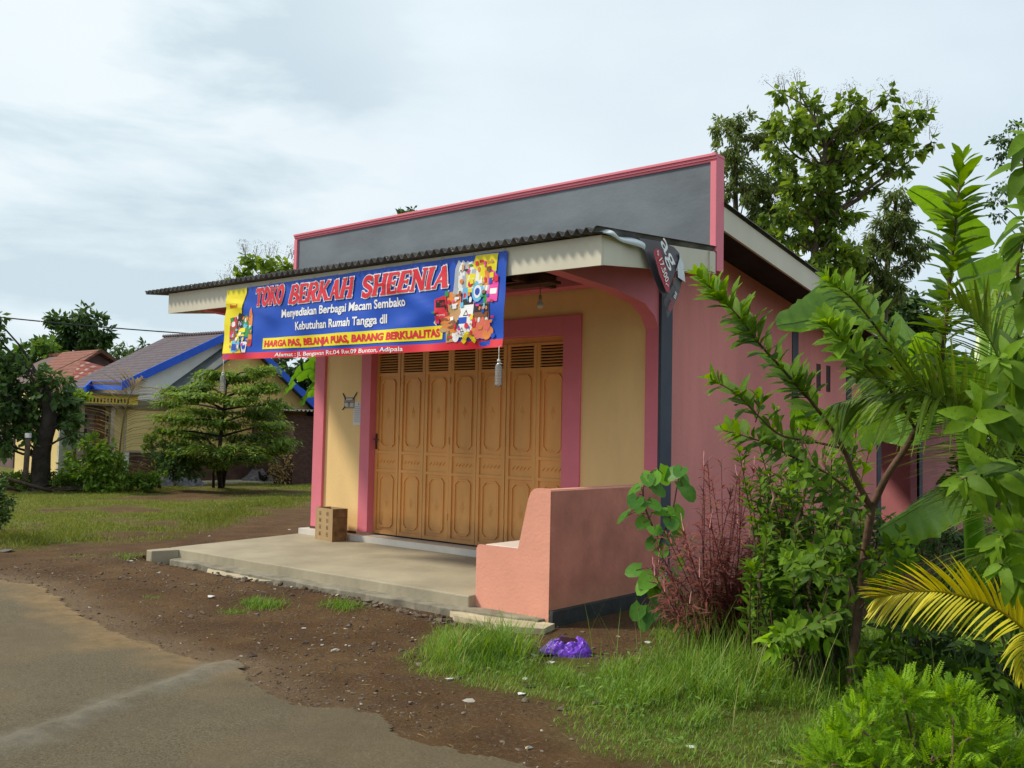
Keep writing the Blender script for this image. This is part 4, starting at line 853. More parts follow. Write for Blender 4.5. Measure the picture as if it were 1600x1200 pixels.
for i, j in ((0, 5), (5, 4), (4, 3), (3, 2)): board(b, pts[i]+off, pts[j]+off, .27, .05)
board(b, R1+off, pts[0]+off, .27, .05); b.build('fascia', bluef, house)
b = MB()
for k in range(26): c0_ = pts[0]+(pts[1]-pts[0])*k/25; b.tube([c0_+[0, 0, .02], c0_+[-.11, 0, .05]], .06, 6)
b.build('ridge_tiles', shingle, house)
b = MB(); wx = HX-.45
def zr_(y): return ap[2]-.12-sl_*abs(y-ap[1])
b.prism([(5.75, GZ-.1), (12.6, GZ-.1), (12.6, zr_(12.6)), (ap[1], zr_(ap[1])), (5.75, zr_(5.75))], wx-3.0, wx, axis='x', mi=0); b.box((wx-3.0, 3.75, GZ-.1), (wx-.1, 5.745, 2.45), 1); b.build('wall', [plaster, ycream], house)
b = MB(); b.box((wx-.05, 5.2, 1.98), (wx+.06, 8.6, 2.28)); b.build('wall_band', M('olive_grey', (.20, .19, .12), .8), house)  # olive-grey band across the upper wall
b = MB(); b.box((wx+.002, 5.76, .7), (wx+.03, 12.58, 1.98)); b.build('wall_dado', ycream, house)
b = MB(); b.box((wx, 5.9, GZ-.1), (wx+.07, 12.62, .66)); b.build('wall_foot', brownb, house)
# front wing in ochre yellow
wing = on(394, 533, 0, HX+.9); we = on(287, 612, 0, HX+.9); s2 = (wing[2]-we[2])/(wing[1]-we[1])
b = MB(); wr = 13.05; x1 = HX+.9; zw = lambda y: wing[2]-s2*abs(y-wing[1])
for ya, yb in ((we[1], wing[1]), (wing[1], wr)): slabpoly(b, [np.array([x1, ya, zw(ya)]), np.array([x1, yb, zw(yb)]), np.array([HX-.5, yb, zw(yb)]), np.array([HX-.5, ya, zw(ya)])], .08)
b.build('wing_roof', M('dark_roof_sheet', (.09, .10, .10), .8, .2, 3), house)
b = MB(); board(b, [x1+.03, wing[1], wing[2]+.02], [x1+.03, wr, zw(wr)+.02], .24, .05); board(b, [x1+.03, we[1]-.02, zw(we[1])+.02], [x1+.03, we[1]+.55, zw(we[1]+.55)+.02], .24, .05); b.build('wing_fascia', bluef, house)
b = MB(); xw = x1-.35; b.prism([(we[1]+.4, GZ-.1), (12.3, GZ-.1), (12.3, zw(12.3)-.1), (wing[1], zw(wing[1])-.1), (we[1]+.4, zw(we[1]+.4)-.1)], HX-.44, xw, axis='x'); b.build('wing_wall', M('ochre_plaster', (.76, .52, .19), .85, .1, .8), house)
b = MB(); b.box((xw, we[1]+.4, GZ-.1), (xw+.05, 12.32, .60)); b.build('wall_foot', brownb, house)
b = MB(); b.box((xw+.001, 11.9, .9), (xw+.05, 12.2, 2.1)); b.build('window', M('blue_window', (.03, .03, .14), .3), house)
# porch
px0 = HX+.05; A = on(118, 640, 0, px0); Bp = on(217, 640, 0, px0); ztop = on(170, 617, 0, px0)[2]; zbot = on(170, 631, 0, px0)[2]
yA, yB = A[1], Bp[1]
b = MB(); b.box((px0-.8, yA, ztop), (px0, yB, ztop+.05)); b.box((px0-.8, yA-.1, zbot-.06), (px0, yB+.05, zbot)); b.build('porch_canopy', M('weathered_slab', (.16, .14, .10), .9, .3), house)
b = MB(); b.box((px0-.16, yA+.2, zbot), (px0-.08, yB-.0, ztop)); b.build('porch_balustrade', M('strong_yellow_paint', (.66, .48, .06), .7), house)
b = MB()
for yy in np.arange(yA+.35, yB-.3, .105): b.box((px0-.085, yy, zbot+.04), (px0-.07, yy+.045, zbot+.17))
s_ = b.build('baluster_slot', M('dark_opening', (), 0), house); s_['kind'] = 'stuff'
purp = M('carved_frame', (.22, .16, .13), .8, .3, 6); 
b = MB(); yD0, yD1 = on(133, 660, 0, px0)[1], on(177, 660, 0, px0)[1]
b.box((px0-.6, yD0, GZ), (px0-.5, yD1, zbot-.065)); b.build('carved_screen', purp, house)
b = MB(); y0_, y1_ = on(148, 660, 0, px0-.5)[1], on(163, 660, 0, px0-.5)[1]; b.box((px0-.499, y0_, GZ), (px0-.45, y1_, on(150, 648, 0, px0-.5)[2]))
b.build('door', M('door_wood', (.20, .09, .04), .6, .3, 5, streak=.2), house)
b = MB()
for yy0 in (yD0+.06, yD1-.42 if False else y1_+.07):
    for zz in (.35, .75, 1.15, 1.55):
        for k_ in (0, .14): b.box((px0-.4985, yy0+k_, zz), (px0-.49, yy0+k_+.10, zz+.22))
s_ = b.build('screen_opening', M('dark_opening', (), 0), house); s_['kind'] = 'stuff'
b = MB()
for yy in (yD0-.08, yD1): b.box((px0-.3, yy, GZ), (px0-.15, yy+.13, zbot-.062))
b.build('porch_pillar', M('pillar_paint', (.42, .34, .24), .8), house)
b = MB(); b.box((px0-.6, yA-.2, GZ), (px0-.5, yD0-.09, zbot-.2)); b.build('side_screen', M('white_frame', (.5, .5, .44), .8, .3, 5), house)

# red-roofed house behind
RX = -34.; ra = on(157, 546, 0, RX); rs = .55; rn = np.cross([1, 0, 0], unit([0, 1, rs])); q2 = lambda x, y: rayplane(x, y, ra, rn)
rh = thing('village_house', (RX-2, ra[1], GZ), 'dark red tiled gable house behind the blue-edged bungalow', 'house')
b = MB(); pr_ = [q2(157, 546), q2(98, 550), q2(45, 590), q2(100, 583)]; slabpoly(b, pr_, .12); y9 = ra[1]+3.2; slabpoly(b, [ra, np.array([RX, y9, ra[2]-rs*3.2]), np.array([RX-5, y9, ra[2]-rs*3.2]), ra+np.array([-5, 0, 0])], .12); b.build('roof', redtile, rh)
b = MB(); b.prism([(ra[1]-3.2, GZ), (ra[1]+3, GZ), (ra[1]+3, ra[2]-.15-rs*3), (ra[1], ra[2]-.15), (ra[1]-3.2, ra[2]-.15-rs*3.2)], RX-5, RX-.4, axis='x'); b.build('wall', M('dim_plaster', (.15, .10, .10), .9), rh)
b = MB(); board(b, ra+[.03, 0, .02], [RX+.03, y9, ra[2]-rs*3.2+.02], .16, .05); board(b, [RX+.03, ra[1]-3.0, ra[2]-rs*3.0+.02], ra+[.03, 0, .02], .16, .05); b.build('barge_board', wood, rh)
b = MB(); h0 = on(128, 563, 0, RX+1.5); h1 = on(168, 574, 0, RX+1.5); h2 = on(96, 612, 0, RX+4.5); h3 = on(160, 612, 0, RX+4.5); h4 = on(56, 592, 0, RX+1.)
slabpoly(b, [h0, h1, h3, h2], .08); b.build('porch_roof', redwhite, rh)
b = MB(); slabpoly(b, [h0-[0, 0, .01], h2-[0, 0, .01], h4], .08); b.build('porch_roof', redtile, rh)
b = MB(); b.box((RX+1, h0[1]-1.5, GZ), (RX+3.5, h1[1]+1, h3[2]+.05)); b.build('porch_wall', M('dim_plaster', (), 0), rh)

# brown brick shed
SX = -19.2; s0_, s1_ = on(458, 700, 0, SX), on(530, 700, 0, SX); sz = on(470, 650, 0, SX)[2]
sh = thing('brick_shed', (SX-1, (s0_[1]+s1_[1])/2, GZ), 'small dark brown brick shed with a grey sheet roof beside the left pink pilaster', 'shed')
def brickm():
    m, t, N, L = newmat('brown_brick'); MATS['brown_brick'] = m
    o = N('ShaderNodeOutputMaterial'); p = N('ShaderNodeBsdfPrincipled'); L(p.outputs[0], o.inputs[0]); g = N('ShaderNodeNewGeometry'); s = N('ShaderNodeSeparateXYZ'); L(g.outputs['Position'], s.inputs[0]); c = N('ShaderNodeCombineXYZ'); a = N('ShaderNodeMath'); a.operation = 'ADD'; L(s.outputs[0], a.inputs[0]); L(s.outputs[1], a.inputs[1]); L(a.outputs[0], c.inputs[0]); L(s.outputs[2], c.inputs[1])
    br = N('ShaderNodeTexBrick'); br.inputs['Scale'].default_value = 4.5; br.inputs['Color1'].default_value = (.07, .03, .022, 1); br.inputs['Color2'].default_value = (.11, .05, .035, 1); br.inputs['Mortar'].default_value = (.035, .025, .02, 1); L(c.outputs[0], br.inputs[0]); L(br.outputs[0], p.inputs['Base Color']); p.inputs['Roughness'].default_value = .95; return m
b = MB(); b.box((SX-2.5, s0_[1], GZ-.1), (SX, s0_[1]+2.6, sz)); b.build('wall', brickm(), sh)
b = MB(); b.grid(lambda x, y: (x, y, sz+.18-.04*(x-SX)+.03*math.sin(y*2*PI/.16)), np.linspace(SX-2.6, SX+.35, 5), np.linspace(s0_[1]-.25, s0_[1]+3, 150)); b.build('roof_sheet', asb, sh)

# terrace slab, rubble, tarps and garden clutter by the far houses
b = MB(); rough_edge([(-21.9, 7.6), (-20.9, 7.5), (-19.8, 9.5), (-19.9, 11.0), (-20.7, 11.3), (-21.7, 10.8)], -.4, -.215, .05, b); tag(recenter(b.build('concrete_pad', M('pad_concrete', (.55, .50, .34), .9, .2, 2))), 'pale flat concrete pad in the grass before the ochre wall', 'concrete pad')  # pad in a pale concrete colour
def heap(name, cx, cy, rx_, ry_, h_, m_, label, cat, fr=3., seed=0., z0=GZ):
    b = MB(); us = np.linspace(0, 2*PI, 33)[:-1]; v = [[cx, cy, z0+h_*(.85+.3*fbm(seed+1, seed))]]; f = []
    rings = 7
    for k in range(1, rings+1):
        for a_ in us:
            rr = k/rings*(1+.25*(fbm(seed+3*math.cos(a_)+5, seed+3*math.sin(a_)+5)-.5)*2); hh = h_*max(0, 1-(k/rings)**2)*(.5+1.0*float(fbm(seed+rr*fr*math.cos(a_)+20, seed+rr*fr*math.sin(a_)+20)))
            v.append([cx+rx_*rr*math.cos(a_), cy+ry_*rr*math.sin(a_), z0+hh-.02])
    n = len(us)
    for i in range(n): f.append([0, 1+i, 1+(i+1) % n])
    b.add(v, np.array(f)); o = np.arange(n)
    ff = [[1+k*n+i, 1+k*n+(i+1) % n, 1+(k+1)*n+(i+1) % n, 1+(k+1)*n+i] for k in range(rings-1) for i in range(n)]
    b.f.append((np.array(ff)+b.n-len(v), 0, fr < 2.5)); return tag(recenter(b.build(name, m_)), label, cat)
g0 = G(270, 757); heap('rubble_heap', g0[0]+.4, g0[1], .8, .7, .42, M('grey_tarp', (.14, .14, .16), .6, .5, 9, .02, 12), 'crumpled grey sheeting heap left of the feathery tree', 'heap', 7, 1)
g0 = G(388, 752); heap('rubble_heap', g0[0]+.9, g0[1]+.3, 1.0, 1.2, .55, M('rubble_grey', (.17, .15, .15), .9, .5, 9, .02, 12), 'greyish heap of rubble under the feathery tree', 'heap', 7, 4)
g0 = G(436, 752); heap('rubble_heap', g0[0]+.5, g0[1]+.1, .55, .6, .65, M('mauve_rubble', (.22, .19, .21), .9, .4, 9, .02, 12), 'pale mauve rubble heap near the brick shed', 'heap', 6, 8)
g0 = G(238, 756); heap('rubble_heap', g0[0]+.6, g0[1], .35, .35, .26, M('white_rubble', (.45, .42, .38), .9, .3, 9), 'small pale stone pile at the left end of the grey sheeting heap', 'heap', 5, 3)
g0 = G(132, 752); heap('tarpaulin', g0[0]+1., g0[1], .75, .55, .95, M('pale_blue_tarp', (.36, .42, .45), .5, .25, 4, .02, 5), 'pale blue-grey tarpaulin mound behind the hedge', 'tarpaulin', 2, 6)
# hen
hn = G(394, 754)+np.array([.9, -.2, 0]); hz = GZ+.02
b = MB(); b.tube([hn+[0, .17, .30], hn+[0, .10, .24], hn+[0, 0, .18], hn+[0, -.10, .20], hn+[0, -.15, .30], hn+[0, -.17, .38], hn+[0, -.21, .40]], [.02, .07, .10, .08, .045, .04, .01], 10)
for s_ in (-.04, .04): b.tube([hn+[s_, 0, .14], hn+[s_, .01, .0]], .01, 5)
b.leaves(np.array([hn+[0, .14, .26]]*6)+rnd(6)*.02, np.array([[0, .8, 1.2]]*6)+rnd(6)*.3, rnd(6), .20, .06)
hen = b.build('hen', M('black_feathers', (.012, .010, .012), .5)); tag(recenter(hen), 'small black hen standing on the pale concrete pad', 'hen')
b = MB(); b.poly([hn+[0, -.16, .41], hn+[0, -.19, .45], hn+[.0, -.21, .41]]); b.tube([hn+[0, -.16, .405], hn+[0, -.2, .41]], .012, 5); o_ = b.build('comb', M('red_comb', (.4, .02, .02), .5)); 
_c = np.array(hen.location); me_ = o_.data
for v_ in me_.vertices: v_.co -= Vector(_c)
o_.parent = hen
# planks and stake
def pole(name, a, c, r_, m_, label, cat): b = MB(); b.tube([a, (np.array(a)+np.array(c))/2, c], r_, 7); return tag(b.build(name, m_), label, cat)
a_ = P(-10, 742, 23.); c_ = G(80, 770); pole('bamboo_pole', a_, c_+[0, 0, .04], .045, bark, 'long bamboo pole lying slanted at the left edge of the hedge', 'pole')
a_ = P(-10, 754, 22.5); c_ = G(32, 770); pole('bamboo_pole', a_, c_+[0, 0, .04], .04, bark, 'short dark pole lying below the long bamboo pole', 'pole')
a_ = G(38, 766); st_ = MB(); top = P(44, 684, 24.3); st_.tube([a_-[0, 0, .1], top], .07, 7); st_.tube([top, top+[0, 0, .12]], .08, 7, 1); tag(st_.build('wooden_stake', [bark, M('pale_cap', (.45, .44, .42), .7)]), 'pale-topped wooden stake standing in front of the dark spreading tree', 'stake')

# power line
a_, c_ = P(-60, 489, 30), P(480, 530, 36); b = MB(); b.tube([a_+(c_-a_)*t-np.array([0, 0, .5*t*(1-t)]) for t in np.linspace(0, 1, 24)], .022, 5); tag(b.build('power_line', M('cable', (.03, .03, .035), .6)), 'thin dark power cable crossing the sky above the blue-edged bungalow', 'cable')

# ------------------------------------------------------------------ trees
tree('teak_tree', 'tall big-leaved tree rising behind the pink side wall of the shop', 'tree', [(1278, 700, 24), (1280, 560, 24), (1272, 420, 24), (1282, 320, 24), (1290, 230, 24)],
     [(1235, 190, 28), (1272, 172, 22), (1255, 212, 30), (1330, 165, 24), (1362, 172, 24), (1387, 150, 14), (1425, 180, 20), (1400, 196, 27), (1345, 202, 28), (1392, 222, 26), (1420, 237, 20), (1342, 240, 25), (1382, 262, 16), (1410, 264, 12), (1285, 255, 30), (1325, 276, 25), (1280, 282, 34), (1360, 297, 10), (1332, 332, 10), (1267, 315, 36), (1292, 322, 26), (1255, 352, 34), (1292, 362, 32), (1316, 380, 28), (1230, 372, 28), (1205, 190, 10), (1300, 205, 20), (1455, 222, 7), (1448, 178, 8), (1245, 140, 9), (1225, 150, 7), (1270, 400, 40), (1310, 420, 30), (1215, 142, 6), (1225, 330, 26), (1240, 300, 24), (1310, 345, 24), (1230, 265, 20), (1335, 400, 26), (1300, 250, 22), (1320, 225, 20), (1375, 200, 20), (1210, 230, 14)],
     LM['teak'], .23, .62, 24, .22, droop=.35, asp=.62, ncl=12, tintc=.5, sprays=5, limbk=.8)
tree('slender_tree', 'fine-leaved grey-green tree directly behind the right end of the parapet', 'tree', [(1160, 700, 27), (1162, 520, 27), (1150, 350, 27), (1150, 220, 27)],
     [(1128, 203, 22), (1160, 198, 24), (1142, 232, 25), (1180, 216, 20), (1205, 215, 20), (1147, 262, 24), (1163, 292, 28), (1192, 285, 28), (1208, 316, 26), (1180, 322, 28), (1216, 288, 22), (1130, 300, 20), (1190, 350, 28), (1220, 245, 16)], LM['fine'], .17, .62, 27, .2, droop=.5, asp=.35, ncl=16, tintc=.5, limbk=.6)
tree('casuarina_tree', 'wispy olive-green tree right of the big-leaved tree', 'tree', [(1385, 720, 26), (1382, 560, 26), (1385, 430, 26), (1400, 320, 26)],
     [(1403, 298, 11), (1392, 330, 16), (1414, 315, 14), (1378, 352, 17), (1405, 350, 20), (1400, 380, 28), (1430, 398, 17), (1370, 402, 24), (1382, 432, 24), (1372, 462, 22), (1410, 422, 15), (1350, 440, 26), (1345, 400, 20), (1390, 305, 12), (1368, 375, 20), (1420, 345, 14), (1415, 375, 20), (1445, 385, 12), (1360, 470, 26), (1395, 455, 22)], LM['fine'], .20, .8, 26, .2, droop=.5, asp=.25, ncl=16, tintc=.35, limbk=.6)
tree('dark_tree', 'low dark rounded tree seen between the wispy tree and the tall leafy spire', 'tree', [(1410, 720, 30), (1410, 560, 30), (1410, 500, 30)],
     [(1432, 465, 18), (1408, 482, 24), (1380, 492, 26), (1440, 495, 24), (1460, 510, 22), (1425, 520, 30), (1390, 530, 30), (1350, 500, 26)], LM['deep'], .22, 1.0, 30, .2, tintc=.35)
tree('thin_branched_tree', 'sparse small-leaved tree reaching in from the right edge of the sky', 'tree', [(1680, 760, 17), (1660, 500, 17), (1640, 330, 17), (1630, 230, 17)],
     [(1570, 222, 22), (1600, 235, 25), (1592, 205, 14), (1560, 245, 12), (1580, 285, 24), (1605, 300, 22), (1556, 310, 16), (1560, 335, 12), (1575, 400, 18), (1560, 425, 20), (1590, 435, 22), (1630, 260, 30), (1640, 330, 30), (1625, 410, 30), (1640, 200, 25)], LM['deep'], .085, .20, 17, .16, ncl=12, tintc=.3, limbk=.55)
tree('garden_tree', 'mass of mid-green foliage behind the coconut fronds at the right', 'tree', [(1560, 800, 16), (1560, 700, 16), (1570, 600, 16)],
     [(1590, 520, 28), (1560, 560, 30), (1600, 570, 34), (1520, 590, 30), (1550, 620, 36), (1600, 640, 36), (1505, 640, 30), (1560, 680, 36), (1610, 700, 40), (1530, 720, 30), (1590, 750, 40), (1500, 740, 22), (1640, 600, 50), (1650, 700, 50)], LM['mid'], .17, .7, 16, .14, tintc=.45)
tree('young_teak_tree', 'big-leaved tree with dry seed sprays above the left end of the canopy', 'tree', [(440, 745, 42), (435, 600, 42), (425, 500, 42), (420, 440, 42)],
     [(387, 424, 17), (405, 432, 18), (420, 412, 15), (440, 426, 20), (455, 412, 13), (366, 438, 12), (400, 408, 8), (450, 440, 20), (475, 430, 20), (415, 445, 25), (382, 402, 5), (356, 452, 9)], LM['teak'], .36, .62, 42, .24, droop=.3, asp=.6, ncl=8, tintc=.6, sprays=7, limbk=.7)
tree('distant_tree', 'single treetop peeking over the middle of the parapet', 'tree', [(640, 640, 34), (640, 450, 34), (638, 340, 34)], [(637, 332, 9), (628, 336, 7), (648, 332, 7), (640, 350, 14)], LM['deep'], .22, .8, 34, .12, tintc=.4)
tree('dark_tree', 'dark round tree standing behind the red roof', 'tree', [(125, 720, 48), (122, 600, 48), (122, 540, 48)],
     [(131, 492, 17), (95, 500, 14), (78, 500, 8), (113, 510, 22), (150, 506, 18), (162, 520, 14), (95, 525, 20), (135, 528, 30), (165, 540, 14), (110, 548, 28), (80, 545, 22), (150, 550, 26)], LM['deep'], .38, .85, 48, .3, tintc=.45)
tree('garden_tree', 'lighter green tree left of the dark round tree beyond the red roof', 'tree', [(50, 740, 44), (50, 620, 44), (50, 570, 44)],
     [(62, 535, 16), (80, 545, 16), (33, 548, 14), (15, 556, 14), (48, 560, 24), (75, 572, 24), (20, 580, 28), (50, 595, 28), (85, 600, 20)], LM['mid'], .36, .85, 44, .25, tintc=.6)
tree('distant_tree', 'faint wispy treetops between the red roof and the mauve roof', 'tree', [(200, 720, 70), (200, 600, 70), (200, 560, 70)], [(183, 548, 11), (200, 552, 9), (215, 545, 8), (228, 540, 8), (240, 548, 10), (190, 562, 14), (212, 560, 16), (236, 560, 14)], LM['deep'], .5, .55, 70, .3, tintc=.5, asp=.25)
tree('distant_tree', 'dark foliage behind the right-hand blue gable edge of the bungalow', 'tree', [(470, 740, 42), (470, 640, 42), (470, 600, 42)], [(450, 578, 18), (475, 575, 20), (500, 570, 22), (465, 600, 22), (495, 600, 24), (430, 565, 14), (520, 600, 30), (495, 640, 30)], LM['deep'], .3, 1., 42, .2, tintc=.2)
tree('spreading_tree', 'dark spreading tree with a black trunk at the left edge of the field', 'tree', [(64, 740, 25), (66, 700, 25), (78, 655, 25), (70, 615, 25), (60, 590, 25)],
     [(-5, 500, 12), (-2, 530, 14), (-8, 560, 24), (15, 582, 26), (50, 590, 30), (90, 598, 26), (105, 622, 24), (70, 620, 32), (30, 620, 34), (-5, 620, 34), (95, 650, 28), (55, 652, 34), (15, 655, 34), (118, 655, 15), (40, 685, 24), (5, 690, 24), (112, 680, 14), (-30, 600, 50), (-30, 670, 40)], LM['deep'], .19, .6, 25, .42, bark_d, ncl=14, tintc=.55, droop=.3, limbk=.5)
b = MB(); tk = P(70, 720, 24.9)
# layered feathery tree
def layer_tree():
    dd = 26.; s_ = dd/FPX; t = thing('feathery_tree', G(345, 762), 'layered feathery tree spreading over the front of the bungalow', 'tree'); o0 = ORG[t.name]
    tb_ = MB(); cb = MB(); trunk = smoothline([o0-[0, 0, .1], P(343, 705, dd), P(350, 640, dd), P(355, 590, dd)], 10); tb_.tube(trunk, np.linspace(.08, .02, 10), 7)
    for dx in (-14, -8, 8, 14): tb_.tube(smoothline([o0+[RNG.normal()*.1, dx*.012, -.05], P(345+dx, 715, dd), P(345+dx*3, 680, dd)], 6), [.05, .045, .04, .035, .03, .02], 5)
    layers = [(400, 580, 34, 7), (345, 586, 40, 7), (370, 592, 60, 8), (420, 604, 34, 8), (320, 603, 52, 9), (395, 610, 45, 8), (285, 610, 26, 6), (300, 622, 52, 9), (365, 628, 62, 10), (272, 630, 30, 6), (430, 634, 28, 8), (330, 646, 62, 10), (400, 648, 52, 9), (280, 655, 45, 9), (350, 664, 75, 12), (425, 665, 34, 9), (260, 672, 24, 7), (310, 680, 60, 12), (385, 684, 64, 12), (440, 690, 20, 8), (285, 697, 42, 12), (350, 704, 80, 14), (420, 706, 30, 10), (300, 718, 44, 16), (268, 722, 28, 16), (345, 726, 50, 14), (390, 716, 40, 10)]
    for (x, y, w, h_) in layers:
        dj_ = RNG.uniform(-1.2, 1.2); c = P(x, y, dd+dj_)
        src = trunk[np.argmin(np.abs(trunk[:, 2]-(c[2]-.25)))]
        for k in range(max(4, int(w/5))):      # sprays: arching branchlets with pinnate leaflets
            u = RNG.uniform(-1, 1); e_ = c+RT*(u*w*s_)+FW*RNG.uniform(-.8, .8)*w*s_*.7+np.array([0, 0, RNG.uniform(-.5, .8)*h_*s_-.12*abs(u)*w*s_*.3])
            st_ = c+(e_-c)*.1+np.array([0, 0, -.05]); ln = smoothline([st_, (st_+e_)/2+[0, 0, .08], e_], 12); tb_.tube(ln[::4], .008, 3, cap=False)
            m_ = 85; tt = RNG.random(m_); idx = np.clip((tt*11).astype(int), 0, 10); pp = ln[idx]*(1-(tt*11-idx)[:, None])+ln[idx+1]*(tt*11-idx)[:, None]
            pp = pp+np.stack([RNG.normal(0, .12, m_), RNG.normal(0, .12, m_), RNG.normal(0, .05, m_)+.02], 1)
            dv = (ln[-1]-ln[0])[None]*.8+rnd(m_)*.9*np.linalg.norm(ln[-1]-ln[0]); dv[:, 2] = dv[:, 2]*.3-.12
            nn = rnd(m_)*.35; nn[:, 2] += 1
            cb.leaves(pp, dv, nn, .13+.06*RNG.random(m_), .055, tint=np.clip(RNG.normal(.68, .25)+RNG.normal(0, .2, m_), 0, 1))
        tb_.tube(smoothline([src, (src+c)/2+[0, 0, .05], c], 5), [.035, .03, .025, .02, .012], 4)
    tb_.build('trunk', bark_d, t); cb.build('crown', LM['fern'], t)
layer_tree()
tree('small_tree', 'small pale-leaved tree with a crooked trunk left of the feathery tree', 'tree', [(250, 762, 26.5), (243, 725, 26.5), (238, 700, 26.5), (236, 690, 26.5)], [(232, 690, 9), (242, 682, 9), (228, 700, 6), (252, 690, 7)], LM['fern'], .12, .7, 26.5, .09, bmat=bark_d)
def bush(name, label, cat, base, blobs, d, leaf, size, dens=1., asp=.55, ncl=16, tintc=.5, group=None, droop=.1, K=0, stems=6, tv=.35, shape='oval', up=.8, sr=.012, spread=.3):
    """leafy shrub: base (px, py on the ground); blobs [(px, py, r)] at depth d"""
    g0 = G(*base); g0[2] = float(gz(g0[0], g0[1])); t = thing(name, g0, label, cat, group); cb = MB(); tb_ = MB(); s_ = d/FPX
    for q in blobs:
        c = P(q[0], q[1], d+RNG.uniform(-.4, .4)*q[2]*s_); r = np.array([q[2], q[2], (q[3] if len(q) > 3 else q[2])])*s_
        n = int(dens*22*r[0]*r[2]/(size*size*asp))+14; cl = blob_leaves(cb, c, r, n, size, ncl, droop, asp, tintc+RNG.normal(0, .08), tv, K=K, shape=shape, up=up, spread=spread)
        g1 = g0+np.array([RNG.normal()*.1, RNG.normal()*.1, -.03]); tb_.tube(smoothline([g1, (g1*.5+c*.5)+RNG.normal(size=3)*.05, c], 5), [sr*1.4, sr*1.2, sr, sr*.8, sr*.5], 5)
        for e_ in cl[:stems]: tb_.tube([c, e_], [sr*.5, sr*.3], 4, cap=False)
    tb_.build('stem', bark, t); cb.build('foliage', leaf, t); return t
bush('hedge', 'low dark clipped hedge running along the far side of the field', 'hedge', (60, 768), [(x, 752+2*math.sin(x), 16, 14) for x in range(-30, 250, 13)], 25, LM['hedge'], .085, 1.3, tintc=.45)
bush('round_shrub', 'bushy bright green shrub at the right end of the hedge', 'shrub', (150, 768), [(130, 715, 20), (150, 705, 24), (172, 710, 20), (185, 728, 16), (160, 735, 26), (135, 740, 22), (110, 735, 14), (180, 748, 16), (160, 755, 22)], 24.4, LM['hedge'], .13, 1.0, tintc=.65)
bush('round_shrub', 'pale green tuft of leaves under the blue eave of the bungalow', 'shrub', (122, 745), [(123, 617, 13), (113, 622, 8), (133, 620, 8)], 26.8, LM['bright'], .13, 1.0, tintc=.3)
bush('twiggy_shrub', 'dry yellowish twiggy shrub beside the brown shed', 'shrub', (436, 757), [(430, 722, 11), (445, 730, 12), (438, 742, 14), (425, 738, 9), (448, 716, 6)], 29.6, LM['dry'], .10, .35, tintc=.5, sr=.02)
bush('round_shrub', 'dark rounded shrub under the left side of the feathery tree', 'shrub', (268, 760), [(262, 712, 20), (280, 722, 24), (300, 730, 18), (268, 735, 20)], 25.8, LM['deep'], .13, 1.1, tintc=.6)
bush('clipped_bush', 'dark clipped bush cut off by the left edge of the picture', 'bush', (-12, 826), [(-14, 785, 30, 34), (-14, 800, 28, 26), (-10, 770, 22, 20)], 14., LM['deep'], .055, 1.3, tintc=.5)
bush('dead_weeds', 'brown withered weeds below the dry palm frond', 'weeds', (225, 762), [(205, 742, 14), (220, 736, 12), (235, 745, 12)], 26, LM['dry'], .10, .3, asp=.2, tintc=.1)

# palm fronds and banana leaves
def frond(mb, rach, n, L0, leaf_w, side_dir=None, droop=.5, tip_long=.55, mi=0, tv=.15, tint=.5, ang=.9, sides=(1, -1), prof=None, rr=.012, up=None, K=4, skip=0.):
    """coconut frond: rach = polyline points base -> tip"""
    ln = smoothline(rach, 40); mb.tube(ln, np.linspace(rr, rr*.25, 40), 5, mi, tint=np.full(40*5, .25))
    d = np.gradient(ln, axis=0); d /= np.linalg.norm(d, axis=1)[:, None]
    for s_ in sides:
        tt = np.linspace(.10, .995, n)+RNG.normal(0, .002, n); tt = tt[RNG.random(n) >= skip]; m_ = len(tt); i = np.clip((tt*39), 0, 38.99); k = i.astype(int); f = (i-k)[:, None]
        pp = ln[k]*(1-f)+ln[k+1]*f; dd = d[k]*(1-f)+d[k+1]*f
        upv = np.array([0, 0, 1.]) if up is None else np.asarray(up, float)
        sd_ = np.cross(dd, upv)*s_; sd_ /= np.linalg.norm(sd_, axis=1)[:, None]+1e-6
        nn = np.cross(sd_, dd)*s_; a_ = ang*(1-.55*tt)[:, None]
        dv = dd*np.cos(a_)+sd_*np.sin(a_)+RNG.normal(0, .05, (m_, 3)); 
        Ln = L0*(np.sin(PI*np.clip(tt*.8+.18, 0, 1))**.7*(1-.0*tt))*(.92+.16*RNG.random(m_)); Ln = np.maximum(Ln, L0*.3)
        if prof is not None: Ln = Ln*prof(tt)
        up_n = np.tile([0, 0, 1.], (m_, 1))+rnd(m_)*.1
        mb.leaves(pp, dv, up_n, Ln, leaf_w*(.8+.4*RNG.random(m_)), K=K, fold=.35, curl=droop, mi=mi, tint=np.clip(tint+RNG.normal(0, tv, m_), 0, 1), shape='long')
